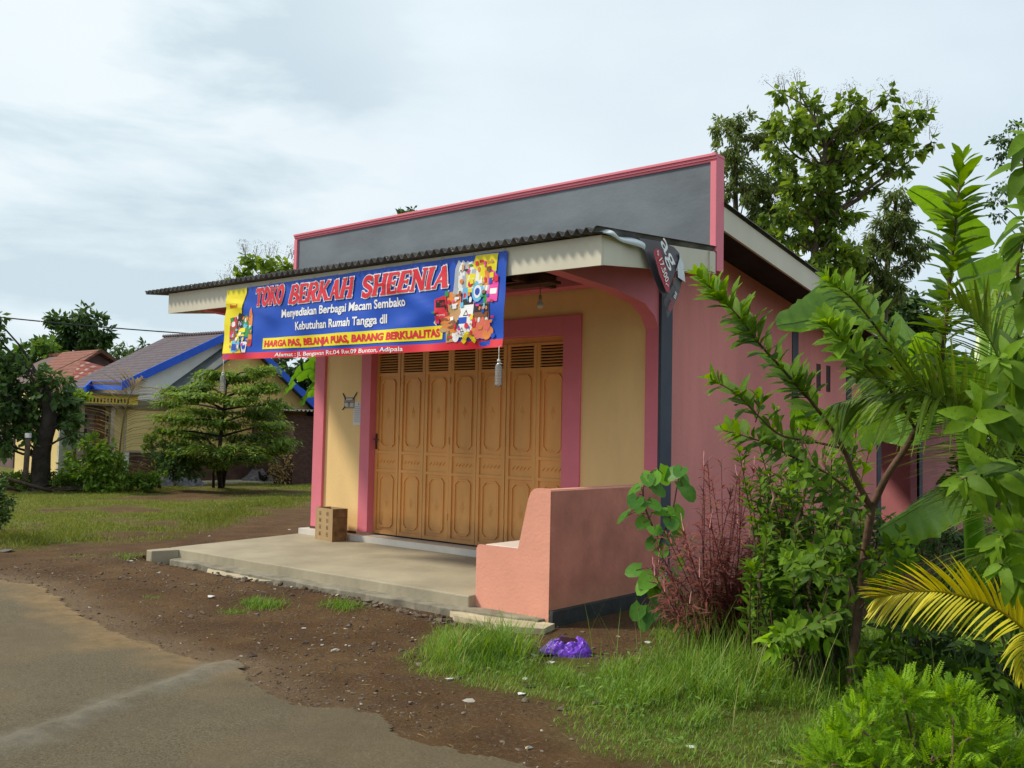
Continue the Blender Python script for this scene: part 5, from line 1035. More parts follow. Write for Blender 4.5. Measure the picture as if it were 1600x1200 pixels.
def bleaf(mb, mid, w, n=26, tint=.5, fold=.18, tears=(), mi=0, side=None, wl=1., wr=1., droopw=.12):
    """banana blade along the midrib polyline, side = direction of the blade's width"""
    ln = smoothline(mid, n); d = np.gradient(ln, axis=0); d /= np.linalg.norm(d, axis=1)[:, None]; side = np.asarray(side, float)
    t = np.linspace(0, 1, n); ww = w*np.clip(np.sin(PI*np.clip(t*.93+.05, 0, 1))**.55, .02, 1)
    sv = side[None]-d*(d@side)[:, None]; sv /= np.linalg.norm(sv, axis=1)[:, None]; nn = np.cross(sv, d); nn = np.where(nn[:, 2:3] < 0, -nn, nn)
    for s_, wm in ((1, wl), (-1, wr)):
        m_ = 7; u = np.linspace(0, 1, m_); rag = 1+.06*np.sin(t*40+s_)+.05*np.sin(t*90)
        v = ln[:, None]+s_*sv[:, None]*(ww*wm*rag)[:, None, None]*u[None, :, None]+nn[:, None]*(ww[:, None]*(fold*u[None]-droopw*2*u[None]**2.2+.03*np.sin(t*60)[:, None]*u[None]))[:, :, None]
        idx = np.arange(n-1)[:, None]*m_+np.arange(m_-1)[None]; f = np.stack([idx, idx+1, idx+1+m_, idx+m_], -1).reshape(n-1, m_-1, 4)
        keep = [i for i in range(n-1) if not any(abs(t[i]-tt) < .018 and ss == s_ for tt, ss in tears)]
        kf = f[keep].reshape(-1, 4); tin = tint+.10*np.sin(t*70)[:, None]*np.ones((1, m_))+RNG.normal(0, .05, (n, 1)); mb.add(v.reshape(-1, 3), kf, mi, True, np.clip(tin, 0, 1).ravel())
    mb.tube(ln, np.linspace(.018, .005, n), 6, mi, tint=np.full(n*6, min(1, tint+.35)))
# far left dry frond
t = thing('dry_palm_frond', G(183, 764), 'dry straw-coloured palm frond standing before the bungalow wall', 'palm frond'); b = MB()
frond(b, [G(183, 764), P(186, 715, 26), P(194, 650, 26), P(206, 612, 26), P(222, 592, 26.2)], 60, 1.15, .055, up=-FW, droop=.55, sides=(1, -1), ang=1.2, tint=.5, prof=lambda t_: .45+.75*(t_ < .8), rr=.03)
b.build('leaflets', LM['dry'], t)
t = thing('banana_plant', G(500, 762)+np.array([-.5, 1, 0]), 'banana plant with torn arching leaves behind the shed roof', 'banana plant'); b = MB(); o0 = ORG[t.name]
b.tube([o0, o0+[0, 0, 1.5], P(505, 610, 31)], [.12, .10, .05], 9, tint=np.full(27, .6)); b.build('pseudostem', LM['banana'], t); b = MB()
bleaf(b, [P(505, 610, 31), P(490, 578, 30.8), P(470, 582, 30.5), P(450, 606, 30.3), P(434, 632, 30.2)], .34, tint=.2, side=UP+RT*.6, tears=((.3, 1), (.45, 1), (.6, -1), (.72, 1), (.85, -1)), wl=.9)
bleaf(b, [P(505, 615, 31), P(490, 608, 30.8), P(478, 615, 30.5), P(470, 635, 30.3)], .30, tint=.4, side=UP+RT*.6, tears=((.3, 1), (.5, -1), (.65, 1), (.8, -1)))
bleaf(b, [P(505, 610, 31), P(498, 560, 30.8), P(500, 530, 30.5), P(510, 510, 30.3)], .35, tint=.6, side=RT)
b.build('blade', LM['banana'], t)

# ------------------------------------------------------------------ garden plants at the right
def gpt(x, y): g_ = G(x, y); g_ = G(x, y, float(gz(g_[0], g_[1]))); return g_
def lbranch(lb, wb, pts, r0, r1, n, L0, asp=.42, t0=.3, ang=.95, curl=.25, K=4, shape='obov', tint=.5, tv=.22, tiptint=.25, spiral=2.4, up=.35, fold=.3, gshrink=.5, wmi=0, nk=24):
    """woody shoot carrying spirally set leaves from t0 to the tip; the youngest leaves are smaller and paler"""
    ln = smoothline(pts, nk); wb.tube(ln, np.linspace(r0, r1, nk), 6, wmi); d = np.gradient(ln, axis=0); d /= np.linalg.norm(d, axis=1)[:, None]
    tt = np.sort(t0+(1-t0)*RNG.random(n)**.85*.999); i = np.clip(tt*(nk-1), 0, nk-1.01); k = i.astype(int); f = (i-k)[:, None]
    pp = ln[k]*(1-f)+ln[k+1]*f; dd = d[k]; u = np.cross(dd, [0.2, .3, 1.]); u /= np.linalg.norm(u, axis=1)[:, None]; w = np.cross(dd, u); a_ = (np.arange(n)*spiral+RNG.normal(0, .3, n))[:, None]
    rad = u*np.cos(a_)+w*np.sin(a_); g_ = (tt-t0)/(1-t0+1e-6); an = (ang*(1-.55*np.clip((g_-.75)/.25, 0, 1)))[:, None]
    dv = dd*np.cos(an)+rad*np.sin(an)+np.array([0, 0, up])*.5+RNG.normal(0, .10, (n, 3)); nn = dd*1.0+np.array([0, 0, .6])-rad*.2+RNG.normal(0, .15, (n, 3))
    sz = L0*(.75+.4*RNG.random(n))*(1-gshrink*np.clip((g_-.8)/.2, 0, 1)); lb.leaves(pp, dv, nn, sz, sz*asp*(.85+.3*RNG.random(n)), K=K, fold=fold, curl=curl, tint=np.clip(tint+tiptint*np.clip((g_-.55)/.45, 0, 1)*2+RNG.normal(0, tv*.5, n), 0, 1), shape=shape)

# the young tree with whorls of leaves
g0 = gpt(1328, 1085); tr = thing('leafy_young_tree', g0, 'young tree with dense leaf spires and a slim forked trunk before the pink wall', 'tree')
wood1 = M('young_bark', (.13, .075, .05), .8, .35, 9, .004, 40); wb = MB(); lb = MB()
fork = P(1362, 795, 6.2)
wb.tube(smoothline([g0-[0, 0, .05], P(1335, 1010, 6.45), P(1345, 930, 6.4), P(1352, 860, 6.3), fork], 16), np.linspace(.036, .026, 16), 8)
wb.tube(smoothline([fork, P(1385, 745, 6.1), P(1415, 700, 6.0), P(1440, 655, 5.9)], 12), np.linspace(.026, .018, 12), 8)
lbranch(lb, wb, [P(1440, 655, 5.9), P(1466, 590, 5.8), P(1478, 500, 5.7), P(1488, 400, 5.6), P(1497, 310, 5.5), P(1505, 248, 5.5)], .018, .004, 120, .21, .40, .04, 1.05, tint=.35, up=.25)
wb.tube(smoothline([fork, P(1335, 745, 6.05), P(1322, 710, 5.95), P(1300, 670, 5.9)], 10), np.linspace(.022, .012, 10), 7)
lbranch(lb, wb, [P(1300, 670, 5.9), P(1268, 628, 5.75), P(1230, 585, 5.65), P(1185, 535, 5.5), P(1150, 490, 5.4), P(1090, 430, 5.3)], .012, .003, 120, .175, .36, .12, .85, tint=.38, up=.45)
lbranch(lb, wb, [P(1448, 640, 5.9), P(1415, 580, 5.7), P(1375, 520, 5.55), P(1335, 470, 5.4), P(1296, 440, 5.3)], .012, .003, 85, .165, .38, .12, .85, tint=.45, up=.4)
lbranch(lb, wb, [P(1430, 670, 5.9), P(1400, 620, 5.6), P(1360, 580, 5.4), P(1320, 535, 5.2), P(1288, 502, 5.1)], .011, .003, 80, .175, .40, .10, .85, tint=.55, up=.35)
lbranch(lb, wb, [P(1315, 700, 5.95), P(1270, 690, 5.8), P(1220, 680, 5.7), P(1185, 650, 5.6), P(1150, 615, 5.55), P(1110, 592, 5.5)], .009, .003, 44, .15, .42, .2, .9, tint=.35, up=.3)
lbranch(lb, wb, [P(1362, 800, 6.2), P(1300, 745, 6.0), P(1240, 715, 5.9), P(1190, 690, 5.8), P(1130, 672, 5.8)], .009, .003, 50, .14, .42, .3, .9, tint=.25, up=.3)
lbranch(lb, wb, [P(1180, 660, 5.7), P(1186, 640, 5.7), P(1184, 622, 5.7)], .005, .003, 12, .13, .4, .1, .8, tint=.3)
for q in ([(1362, 800), (1320, 790), (1280, 760), (1240, 735)], [(1350, 860), (1300, 850), (1250, 880)], [(1352, 870), (1310, 900), (1270, 890), (1225, 870)], [(1345, 930), (1300, 960), (1260, 980), (1215, 995)], [(1345, 950), (1390, 900), (1420, 870)]):
    lbranch(lb, wb, [P(x, y, 6.3-.35*i) for i, (x, y) in enumerate(q)], .008, .0025, 56, .105, .42, .12, 1.0, tint=.3, tv=.5, up=.25, spiral=3.7)
wb.build('trunk', wood1, tr); lb.build('foliage', LM['shrub'], tr)

# a second small tree with larger hanging leaves, crossing the right edge
g0 = gpt(1655, 1120); t2 = thing('broadleaf_tree', g0, 'broad-leaved tree with long hanging leaves entering at the right edge', 'tree'); wb = MB(); lb = MB()
wb.tube(smoothline([g0-[0, 0, .05], P(1640, 900, 4.7), P(1625, 700, 4.6), P(1612, 480, 4.5), P(1610, 300, 4.5)], 16), np.linspace(.04, .012, 16), 8)
for pts, n in (([(1612, 480), (1590, 430), (1600, 370), (1605, 320)], 30), ([(1618, 620), (1590, 570), (1560, 560)], 26), ([(1625, 700), (1585, 640), (1540, 640), (1520, 660)], 30), ([(1628, 760), (1580, 740), (1530, 740), (1500, 750)], 30), ([(1635, 850), (1600, 830), (1560, 840)], 26), ([(1610, 300), (1600, 250), (1612, 200)], 14), ([(1640, 930), (1600, 900), (1560, 880)], 22), ([(1610, 430), (1640, 380), (1670, 350)], 24), ([(1620, 620), (1660, 560), (1700, 540)], 24)):
    lbranch(lb, wb, [P(x, y, 4.6-.12*i) for i, (x, y) in enumerate(pts)], .010, .003, n, .165, .42, .08, 1.2, curl=.5, tint=.42, tv=.6, up=-.7, shape='oval', K=5, spiral=4.1, gshrink=.65)
wb.build('trunk', wood1, t2); lb.build('foliage', LM['shrub'], t2)

# heart-leaved vine by the column
g0 = gpt(1010, 965); hv = thing('heart_leaf_plant', g0, 'climbing plant with round heart-shaped leaves beside the bench and slate column', 'plant'); wb = MB(); lb = MB(); dd = 8.3
HLv = [(870, 170, 1), (915, 165, 1), (850, 185, 0), (800, 275, 0), (820, 300, 0), (760, 340, 0), (745, 350, 0), (930, 330, 1), (970, 325, 1), (880, 330, 0), (865, 290, 0), (900, 410, 0), (905, 485, 0), (870, 460, 0), (880, 400, 0), (860, 610, 1), (920, 580, 1), (880, 655, 1), (930, 640, 1), (850, 625, 1), (800, 575, 0), (860, 755, 0), (985, 650, 0), (960, 690, 0), (990, 150, 0), (1010, 190, 0), (1000, 215, 0), (960, 165, 0), (830, 370, 0), (950, 370, 0), (890, 230, 0), (970, 590, 0), (990, 545, 0), (840, 790, 0), (810, 745, 0), (940, 440, 0), (975, 400, 0), (1020, 240, 0), (800, 230, 0), (905, 560, 0), (960, 620, 0), (930, 700, 0), (900, 720, 0)]
spine = [g0, P(1022, 920, dd), P(1030, 850, dd), P(1010, 800, dd), P(1005, 760, dd), P(1020, 735, dd)]; wb.tube(smoothline(spine, 14), np.linspace(.012, .005, 14), 6)
sp2 = [P(1030, 850, dd), P(1050, 800, dd), P(1060, 750, dd), P(1068, 735, dd)]; wb.tube(smoothline(sp2, 10), np.linspace(.009, .004, 10), 6); allp = np.vstack([smoothline(spine, 30), smoothline(sp2, 20)])
for x, y, br in HLv:
    q_ = P(700+x*.3667, 680+y*.3667, dd+RNG.uniform(-.12, .12)); s_ = allp[np.argmin(np.linalg.norm(allp-q_, axis=1))]; wb.tube([s_, (s_+q_)/2+[0, 0, .03], q_], .0035, 4, cap=False)
    dv = unit(q_-s_)+np.array([0, 0, -.6])+RNG.normal(0, .2, 3); nn = -FW+np.array([0, 0, .9])+RNG.normal(0, .3, 3); L_ = (.14+.045*RNG.random())*(1.1 if br else .9)
    lb.leaves([q_-unit(dv)*.05], [dv], [nn], L_, L_*.95, K=8, fold=.15, curl=.15, tint=.85 if br else RNG.uniform(.1, .55), shape='heart')
wb.build('stem', wood1, hv); lb.build('foliage', LM['heart'], hv)

# wine-red shrub with pink seed spikes
g0 = gpt(1128, 1018); ps = thing('wine_red_shrub', g0, 'wine-red narrow-leaved shrub with thin pink flower spikes beside the slate column', 'shrub'); wb = MB(); lb = MB(); fb = MB()
pinksp = M('pink_spike', (.50, .22, .22), .8, .2, 20)
for i in range(85):
    tx = RNG.uniform(1020, 1265); cen = abs(tx-1140)/100; ty = 700+RNG.uniform(0, 150)+cen*30+(RNG.random() < .45)*110; dp = 7.55+RNG.uniform(-.4, .4)
    if tx < 1080: ty += 60
    m1 = P(1128+(tx-1128)*.45, 1018+(ty-1018)*.45, (7.8+dp)/2)+RNG.normal(0, .05, 3); tip = P(tx, ty, dp)
    lbranch(lb, wb, [g0+RNG.normal(0, .04, 3)*[1, 1, 0], m1, tip], .007, .0025, 50, .125, .15, .18, .95, curl=.45, K=2, tint=.42+.3*(ty < 850), tv=.5, up=-.1, shape='oval', gshrink=.3, tiptint=-.1, nk=14, wmi=0)
    if RNG.random() < .34:
        e_ = tip+np.array([RNG.normal()*.02, 0, RNG.uniform(.08, .17)]); fb.tube([tip, (tip+e_)/2, e_], [.004, .006, .002], 5)
ws = M('wine_stem', (.13, .04, .045), .7, .2, 8)
wb.build('stem', ws, ps); lb.build('foliage', LM['purple'], ps); fb.build('flower_spike', pinksp, ps)['kind'] = 'stuff'

# mixed green shrub with hanging spikes in the middle
g0 = gpt(1250, 1040); t = thing('spiked_shrub', g0, 'green shrub with drooping pinkish flower spikes right of the wine-red shrub', 'shrub'); wb = MB(); lb = MB(); fb = MB()
for i in range(95):
    tx = RNG.uniform(1185, 1350); ty = RNG.uniform(690, 1000); dp = 7.0+RNG.uniform(-.7, .5); tip = P(tx, ty, dp); g1 = g0+RNG.normal(0, .12, 3)*[1, 1, 0]
    lbranch(lb, wb, [g1, (g1+tip)/2+RNG.normal(0, .12, 3), tip], .006, .002, 34, .105, .42, .2, 1.1, curl=.3, K=3, tint=.05+.4*(RNG.random() < .25), tv=.5, up=.0, shape='oval', nk=12)
for (x, y) in ((1232, 700), (1252, 690), (1275, 820), (1287, 700), (1268, 900), (1284, 910), (1325, 900), (1192, 880), (1250, 800), (1262, 945), (1320, 905), (1205, 760), (1292, 780), (1240, 830)):
    q_ = P(x, y, 6.5); h_ = RNG.uniform(.14, .24); fb.tube([q_, q_-[RNG.normal()*.02, 0, h_*.5], q_-[RNG.normal()*.03, 0, h_]], [.008, .013, .006], 6); wb.tube([q_+[RNG.normal()*.05, .15, -.2], q_+[0, .02, .02], q_], .003, 4)
wb.build('stem', wood1, t); lb.build('foliage', LM['shrub'], t); fb.build('flower_spike', M('pale_spike', (.42, .24, .18), .8, .2, 20), t)['kind'] = 'stuff'
g0 = gpt(1225, 1060); t = thing('leafy_stem_shrub', g0, 'tall shrub of upright leafy green stems between the wine-red shrub and the young tree', 'shrub'); wb = MB(); lb = MB()
for i, (tx, ty, dp) in enumerate([(1185, 690, 6.9), (1210, 640, 6.8), (1245, 665, 6.6), (1275, 615, 6.7), (1300, 690, 6.4), (1170, 760, 6.8), (1228, 740, 6.5), (1265, 725, 6.4), (1330, 745, 6.3), (1200, 830, 6.4), (1285, 810, 6.2), (1240, 860, 6.2), (1310, 860, 6.1), (1175, 880, 6.5), (1340, 660, 6.5), (1145, 655, 6.8), (1360, 700, 6.3)]):
    g1 = g0+RNG.normal(0, .13, 3)*[1, 1, 0]; tip = P(tx, ty, dp); mid = (g1+tip)/2+RNG.normal(0, .09, 3)
    lbranch(lb, wb, [g1, mid, tip], .009, .0025, 54, .115, .40, .30, .95, curl=.3, K=3, tint=.20+.12*(i % 3), tv=.5, up=.25, shape='obov', nk=16, spiral=2.4)
wb.build('stem', wood1, t); lb.build('foliage', LM['shrub'], t)
bush('pale_leaved_shrub', 'low spray of bright drooping leaves in front of the small trunk', 'shrub', (1262, 1075), [(1240, 995, 26, 14), (1215, 1005, 16, 10), (1275, 990, 22, 12), (1250, 975, 16, 9)], 6.2, LM['bright'], .11, .8, .36, 8, .35, droop=.3, K=3, shape='oval')

# bright feathery bush at the lower right
g0 = gpt(1420, 1215); t = thing('feathery_bush', g0, 'bright green feathery-leaved bush filling the bottom right corner', 'bush'); wb = MB(); lb = MB()
FB_ = [(1375, 1112, 38), (1425, 1100, 42), (1480, 1118, 40), (1345, 1140, 34), (1400, 1150, 50), (1465, 1160, 50), (1520, 1150, 36), (1540, 1185, 36), (1340, 1185, 40), (1400, 1205, 50), (1470, 1215, 50), (1530, 1225, 50), (1410, 1083, 18), (1375, 1092, 16), (1490, 1092, 14), (1310, 1160, 26), (1300, 1195, 28), (1580, 1215, 40), (1360, 1230, 50), (1440, 1250, 50)]
for (x, y, r_) in FB_:
    dd = 5.1+RNG.uniform(-.25, .25)-(y-1100)*.003; c = P(x, y, dd); rr = r_*dd/FPX
    g1 = g0+RNG.normal(0, .15, 3)*[1, 1, 0]-[0, 0, .05]; wb.tube(smoothline([g1, (g1+c)/2, c], 5), .006, 5)
    ns = int(30+r_*.9)
    for k in range(ns):          # fronds: a short rachis with pairs of narrow leaflets
        e_ = c+rnd(1)[0]*rr*np.array([1.1, 1.1, 1.0])*RNG.uniform(.55, 1.15); dv = unit(e_-c+np.array([0, 0, .5*rr])+RNG.normal(0, .02, 3)); L_ = RNG.uniform(.07, .12); sd_ = unit(np.cross(dv, [0, 0, 1]+RNG.normal(0, .3, 3))); nn = np.cross(sd_, dv)
        tt = np.linspace(.05, 1, 9); pp = np.vstack([e_+dv*L_*tt[:, None]]*2); sgn = np.repeat([1, -1], 9)[:, None]
        ll = np.tile(.040*(1-.55*tt), 2); dvv = dv*.9+sd_*sgn; pp = np.vstack([pp, [e_]]); dvv = np.vstack([dvv, [dv]]); ll = np.append(ll, L_*1.1); ww = np.append(np.full(18, .009), .006)
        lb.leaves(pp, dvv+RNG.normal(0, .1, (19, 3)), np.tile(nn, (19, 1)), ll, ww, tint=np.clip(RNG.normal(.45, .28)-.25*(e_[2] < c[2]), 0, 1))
wb.build('stem', wood1, t); lb.build('foliage', LM['bright'], t)
bush('garden_shrub', 'mid-green small-leaved shrub woven through the back of the wine-red shrub', 'shrub', (1175, 1020), [(1190, 900, 28), (1200, 950, 30), (1215, 850, 26), (1205, 800, 22), (1080, 940, 18)], 8.7, LM['mid'], .075, .22, .35, 14, .45, K=2, shape='oval', sr=.006)
bush('garden_shrub', 'leafy mid-green shrub beside the lower trunk of the young tree, left side', 'shrub', (1290, 1085), [(1240, 900, 26), (1265, 860, 24), (1300, 840, 26), (1310, 890, 28), (1280, 930, 30), (1240, 950, 26), (1300, 970, 30), (1330, 1000, 24), (1260, 1000, 28), (1290, 780, 22), (1245, 820, 22)], 6.9, LM['mid'], .085, .26, .4, 14, .55, K=3, shape='oval', sr=.006)
bush('garden_shrub', 'leafy mid-green shrub between the young tree trunk and the yellow frond', 'shrub', (1400, 1085), [(1380, 880, 22), (1400, 850, 20), (1390, 1000, 26), (1420, 1040, 30), (1370, 1030, 26), (1440, 970, 22), (1460, 1050, 28), (1350, 1060, 24), (1500, 1060, 28)], 6.1, LM['shrub'], .095, .24, .45, 14, .25, K=3, shape='oval', sr=.006)
bush('garden_shrub', 'leafy shrub hugging the right edge under the hanging leaves', 'shrub', (1600, 1110), [(1560, 880, 22), (1590, 860, 24), (1600, 940, 28), (1575, 960, 22), (1600, 1010, 30), (1560, 1060, 30), (1590, 1110, 30), (1540, 1090, 24)], 5.4, LM['shrub'], .10, .24, .45, 14, .3, K=3, shape='oval', sr=.006)
# dark undergrowth behind
bush('undergrowth_shrub', 'dark leafy shrub beneath the yellow frond, right of the small trunk', 'shrub', (1450, 1085), [(1400, 1010, 30), (1440, 990, 34), (1480, 1000, 34), (1430, 1040, 36), (1480, 1045, 36), (1380, 1050, 26), (1395, 960, 18), (1465, 955, 20)], 6.6, LM['deep'], .10, .42, .5, 14, .55, K=2, stems=4, shape='oval')
bush('undergrowth_shrub', 'dark leafy shrub in the lower right corner beneath the broad-leaved tree', 'shrub', (1590, 1110), [(1530, 1010, 36), (1570, 1020, 40), (1610, 1000, 44), (1545, 1060, 36), (1590, 1080, 40), (1630, 1060, 50), (1560, 970, 22), (1600, 960, 26), (1530, 1090, 26), (1585, 1125, 34)], 6.2, LM['deep'], .11, .42, .5, 14, .6, K=2, stems=4, shape='oval')
bush('undergrowth_shrub', 'dense dark shrub between the spiked shrub and the small trunk', 'shrub', (1300, 1075), [(1290, 1000, 30), (1320, 1020, 26), (1255, 1030, 28), (1290, 1055, 26), (1340, 1060, 26), (1310, 960, 26), (1225, 1010, 24)], 7.4, LM['deep'], .10, .42, .5, 14, .5, K=2, stems=4, shape='oval')
bush('back_shrub', 'mid-green shrub against the pink side wall behind the small fork', 'shrub', (1360, 870), [(1350, 825, 22), (1380, 815, 22), (1410, 825, 26), (1370, 850, 26), (1330, 850, 22), (1440, 840, 26), (1310, 870, 26), (1400, 870, 30)], 9.6, LM['mid'], .09, .55, .45, 14, .4, K=0)
bush('back_shrub', 'dark wispy shrub behind the large low banana leaf', 'shrub', (1510, 900), [(1480, 830, 30), (1520, 840, 34), (1560, 830, 36), (1500, 870, 34), (1545, 890, 36), (1590, 860, 36), (1600, 920, 36), (1460, 880, 30), (1480, 920, 30), (1540, 930, 36)], 9.2, LM['deep'], .085, .55, .3, 14, .35, K=0)
bush('back_shrub', 'low shrubs along the foot of the pink side wall', 'shrub', (1235, 900), [(1210, 870, 22), (1240, 850, 22), (1265, 870, 24), (1230, 900, 26), (1285, 900, 26), (1190, 905, 22), (1265, 930, 26), (1200, 930, 24)], 9.0, LM['mid'], .09, .5, .4, 12, .3, K=0)

# banana plant
g0 = gpt(1530, 960); bp_ = thing('banana_plant', g0, 'banana plant with broad smooth green leaves among the garden shrubs at the right', 'banana plant'); b = MB(); hub = P(1500, 640, 7.6)
b.tube(smoothline([g0-[0, 0, .05], P(1520, 800, 7.8), hub], 12), np.linspace(.11, .05, 12), 12, tint=np.full(144, .5)); b.build('pseudostem', LM['banana'], bp_)
BLv = [([hub, P(1440, 560, 7.4), P(1370, 500, 7.2), P(1310, 480, 7.0), P(1260, 500, 6.9), P(1214, 508, 6.8)], .20, [-.1, .25, 1], ((.35, 1),), .40, 1.0, .55),
       ([P(1560, 700, 7.2), P(1520, 730, 7.0), P(1470, 765, 6.8), P(1420, 800, 6.6), P(1372, 828, 6.5)], .27, [.4, .3, -.9], ((.5, -1),), .55, 1.0, .10),
       ([hub, P(1545, 560, 7.8), P(1540, 470, 8.0), P(1510, 390, 8.0), P(1470, 330, 7.9), P(1420, 296, 7.8)], .22, [.9, .2, .2], ((.55, 1), (.7, -1)), .85, 1, .6),
       ([hub, P(1475, 600, 7.2), P(1445, 570, 6.9), P(1420, 545, 6.7), P(1405, 560, 6.5)], .22, [-.5, .3, -.8], (), .6, 1, .8),
       ([P(1440, 545, 7.0), P(1480, 585, 6.6), P(1530, 610, 6.4), P(1575, 650, 6.3)], .24, [.3, .5, -.9], ((.6, 1),), .35, 1, 1.),
       ([hub, P(1440, 630, 7.0), P(1380, 650, 6.8), P(1330, 665, 6.7), P(1290, 640, 6.6)], .19, [.1, .3, -1], ((.4, 1), (.7, 1)), .5, 1, .6),
       ([P(1440, 640, 7.2), P(1420, 665, 7.1), P(1400, 695, 7.0)], .18, [.9, .2, 0], (), .55, 1, 1),
       ([hub, P(1580, 600, 7.4), P(1640, 580, 7.2), P(1700, 640, 7.0)], .26, [.2, .3, -.9], ((.5, 1),), .6, 1, 1),
       ([P(1300, 660, 6.9), P(1260, 650, 6.8), P(1235, 655, 6.7)], .10, [0, .3, 1], (), .7, 1, 1)]
for mid, w_, sd_, te, ti, wl_, wr_ in BLv:
    b = MB(); bleaf(b, mid, w_, 34, ti, .10, te, side=sd_, wl=wl_, wr=wr_, droopw=.08); b.build('leaf_blade', LM['banana'], bp_)
# coconut palms
g0 = gpt(1680, 1010); cp = thing('coconut_palm', g0, 'young coconut palm with green drooping fronds at the right edge', 'palm'); b = MB()
hub = P(1660, 820, 6.2); b.tube(smoothline([g0-[0, 0, .05], (g0+hub)/2, hub], 6), np.linspace(.10, .07, 6), 10); b.build('trunk', bark, cp)
for pts, n, L_, ti, kw in (([(1600, 850, 5.9), (1560, 760, 5.8), (1530, 695, 5.7), (1490, 645, 5.6), (1440, 610, 5.5), (1385, 592, 5.4), (1335, 590, 5.3)], 56, .50, .55, dict(ang=.95, droop=.14, up=-FW)),
       ([(1640, 800, 5.6), (1600, 690, 5.6), (1575, 600, 5.5), (1540, 520, 5.5), (1490, 470, 5.4)], 46, .50, .5, dict(ang=.95, droop=.2, up=-FW)),
       ([(1660, 820, 6.2), (1590, 740, 6.0), (1530, 695, 5.9), (1490, 640, 5.8), (1440, 600, 5.8), (1390, 600, 5.7)], 52, .62, .5, dict(ang=1.05, droop=.45)),
       ([(1560, 640, 5.8), (1490, 622, 5.7), (1420, 612, 5.6), (1350, 620, 5.6), (1310, 630, 5.5)], 46, .52, .62, dict(ang=.75, droop=.7)),
       ([(1660, 820, 6.2), (1650, 650, 6.4), (1610, 520, 6.5), (1560, 460, 6.4), (1510, 470, 6.3)], 46, .60, .45, dict(ang=1.1, droop=.5)),
       ([(1660, 820, 6.2), (1600, 800, 5.9), (1540, 770, 5.7), (1480, 760, 5.6)], 34, .50, .3, dict(ang=.9, droop=.5)),
       ([(1660, 820, 6.2), (1610, 870, 6.0), (1560, 860, 5.8), (1500, 880, 5.8)], 30, .5, .25, dict(ang=.9, droop=.5)),
       ([(1660, 820, 6.2), (1720, 700, 6.2), (1790, 680, 6.1), (1850, 760, 6.0)], 40, .6, .5, dict(ang=1., droop=.5))):
    b = MB(); frond(b, [P(*q_) for q_ in pts], n, L_, .024, tint=ti, tv=.15, rr=.011, **kw); b.build('frond', LM['palm'], cp)
b = MB()
g0 = gpt(1625, 1075); yp = thing('yellow_palm', g0, 'low palm with a golden-yellow arching frond above the bright feathery bush', 'palm')
b.tube(smoothline([g0-[0, 0, .03], P(1622, 1040, 5.0), P(1608, 985, 4.95)], 6), np.linspace(.03, .014, 6), 8, tint=np.full(48, .3)); b.build('stalk', LM['gold'], yp)
b = MB(); yr = [P(1612, 1000, 4.9), P(1585, 970, 4.8), P(1540, 943, 4.65), P(1480, 926, 4.5), P(1430, 924, 4.4), P(1390, 930, 4.35), P(1372, 934, 4.33)]
frond(b, yr, 62, .33, .020, up=-FW, droop=.10, ang=.62, tint=.65, tv=.25, rr=.008, skip=.05, prof=lambda t_: .75+.35*np.sin(PI*t_), sides=(1,))
frond(b, yr, 50, .27, .018, up=-FW, droop=.12, ang=.95, tint=.45, tv=.25, rr=.008, skip=.08, prof=lambda t_: .85+.25*t_, sides=(-1,)); b.build('frond', LM['gold'], yp)
b = MB(); frond(b, [P(1608, 985, 4.9), P(1602, 1000, 4.8), P(1598, 1020, 4.7), P(1596, 1060, 4.65)], 14, .16, .02, droop=.4, tint=.5, rr=.006); b.build('frond', LM['gold'], yp)

# ------------------------------------------------------------------ grass
verdant = leafmat('verge_grass_blade', (.07, .16, .018), (.24, .40, .05), .35, .5, .3, old=(.32, .28, .10))
fieldg = leafmat('field_grass_blade', (.12, .15, .025), (.27, .31, .06), .3, .6, .2, old=(.36, .30, .13))
def inview(x, y, z, m=120):
    v = np.stack([x, y, z], -1)-CAM; zz = v@FW; px = 800+FPX*(v@RT)/np.maximum(zz, .1); py = 600-FPX*(v@UP)/np.maximum(zz, .1); return (zz > .5) & (px > -m) & (px < 1600+m) & (py < 1200+m*2)
def blades(mb, x, y, h, w, lean=.35, K=2, tint=None, curl=.35):
    n = len(x); z = gz(x, y); p_ = np.stack([x, y, z-.005], -1); az = RNG.random(n)*2*PI; D = np.stack([np.cos(az)*lean*RNG.random(n)*1.6, np.sin(az)*lean*RNG.random(n)*1.6, np.ones(n)], -1)
    Nn = np.stack([-np.cos(az), -np.sin(az), np.full(n, .25)], -1); mb.leaves(p_, D, Nn, h, w, K=K, fold=.3, curl=curl, tint=tint, shape='long')
# verge
n = 300000; x = RNG.uniform(-.6, 9, n); y = RNG.uniform(-5.4, 2.8, n); z = gz(x, y); vm = verge_m(x, y); k = (vm > -.02) & inview(x, y, z, 80) & (RNG.random(n) < np.clip(vm/.3+.35, 0, 1)); x, y, z, vm = x[k], y[k], z[k], vm[k]
cl = np.exp(-((((x-.40)/.46)**2+((y+3.2)/.55)**2))**1.5); c2 = np.exp(-(((x-2.1)/1.0)**2+((y+2.4)/.9)**2)); edge = np.clip(vm/1.2, 0, 1); tuft = np.clip((fbm(x*4, y*4)-.42)*5, 0, 1)
h = .038+.05*edge*tuft+.24*cl*(.45+tuft)+.24*c2*tuft*(.4+.6*RNG.random(len(x)))+.07*tuft*edge*(x > 1.2)
bald = np.maximum(np.exp(-(((x-1.0)/.55)**2+((y+2.25)/.40)**2)), np.exp(-((((x-.98)/.45)**2+((y+2.95)/.45)**2))**2)); k = RNG.random(len(x)) > bald*.92; h = h*(.55+.75*RNG.random(len(x)))
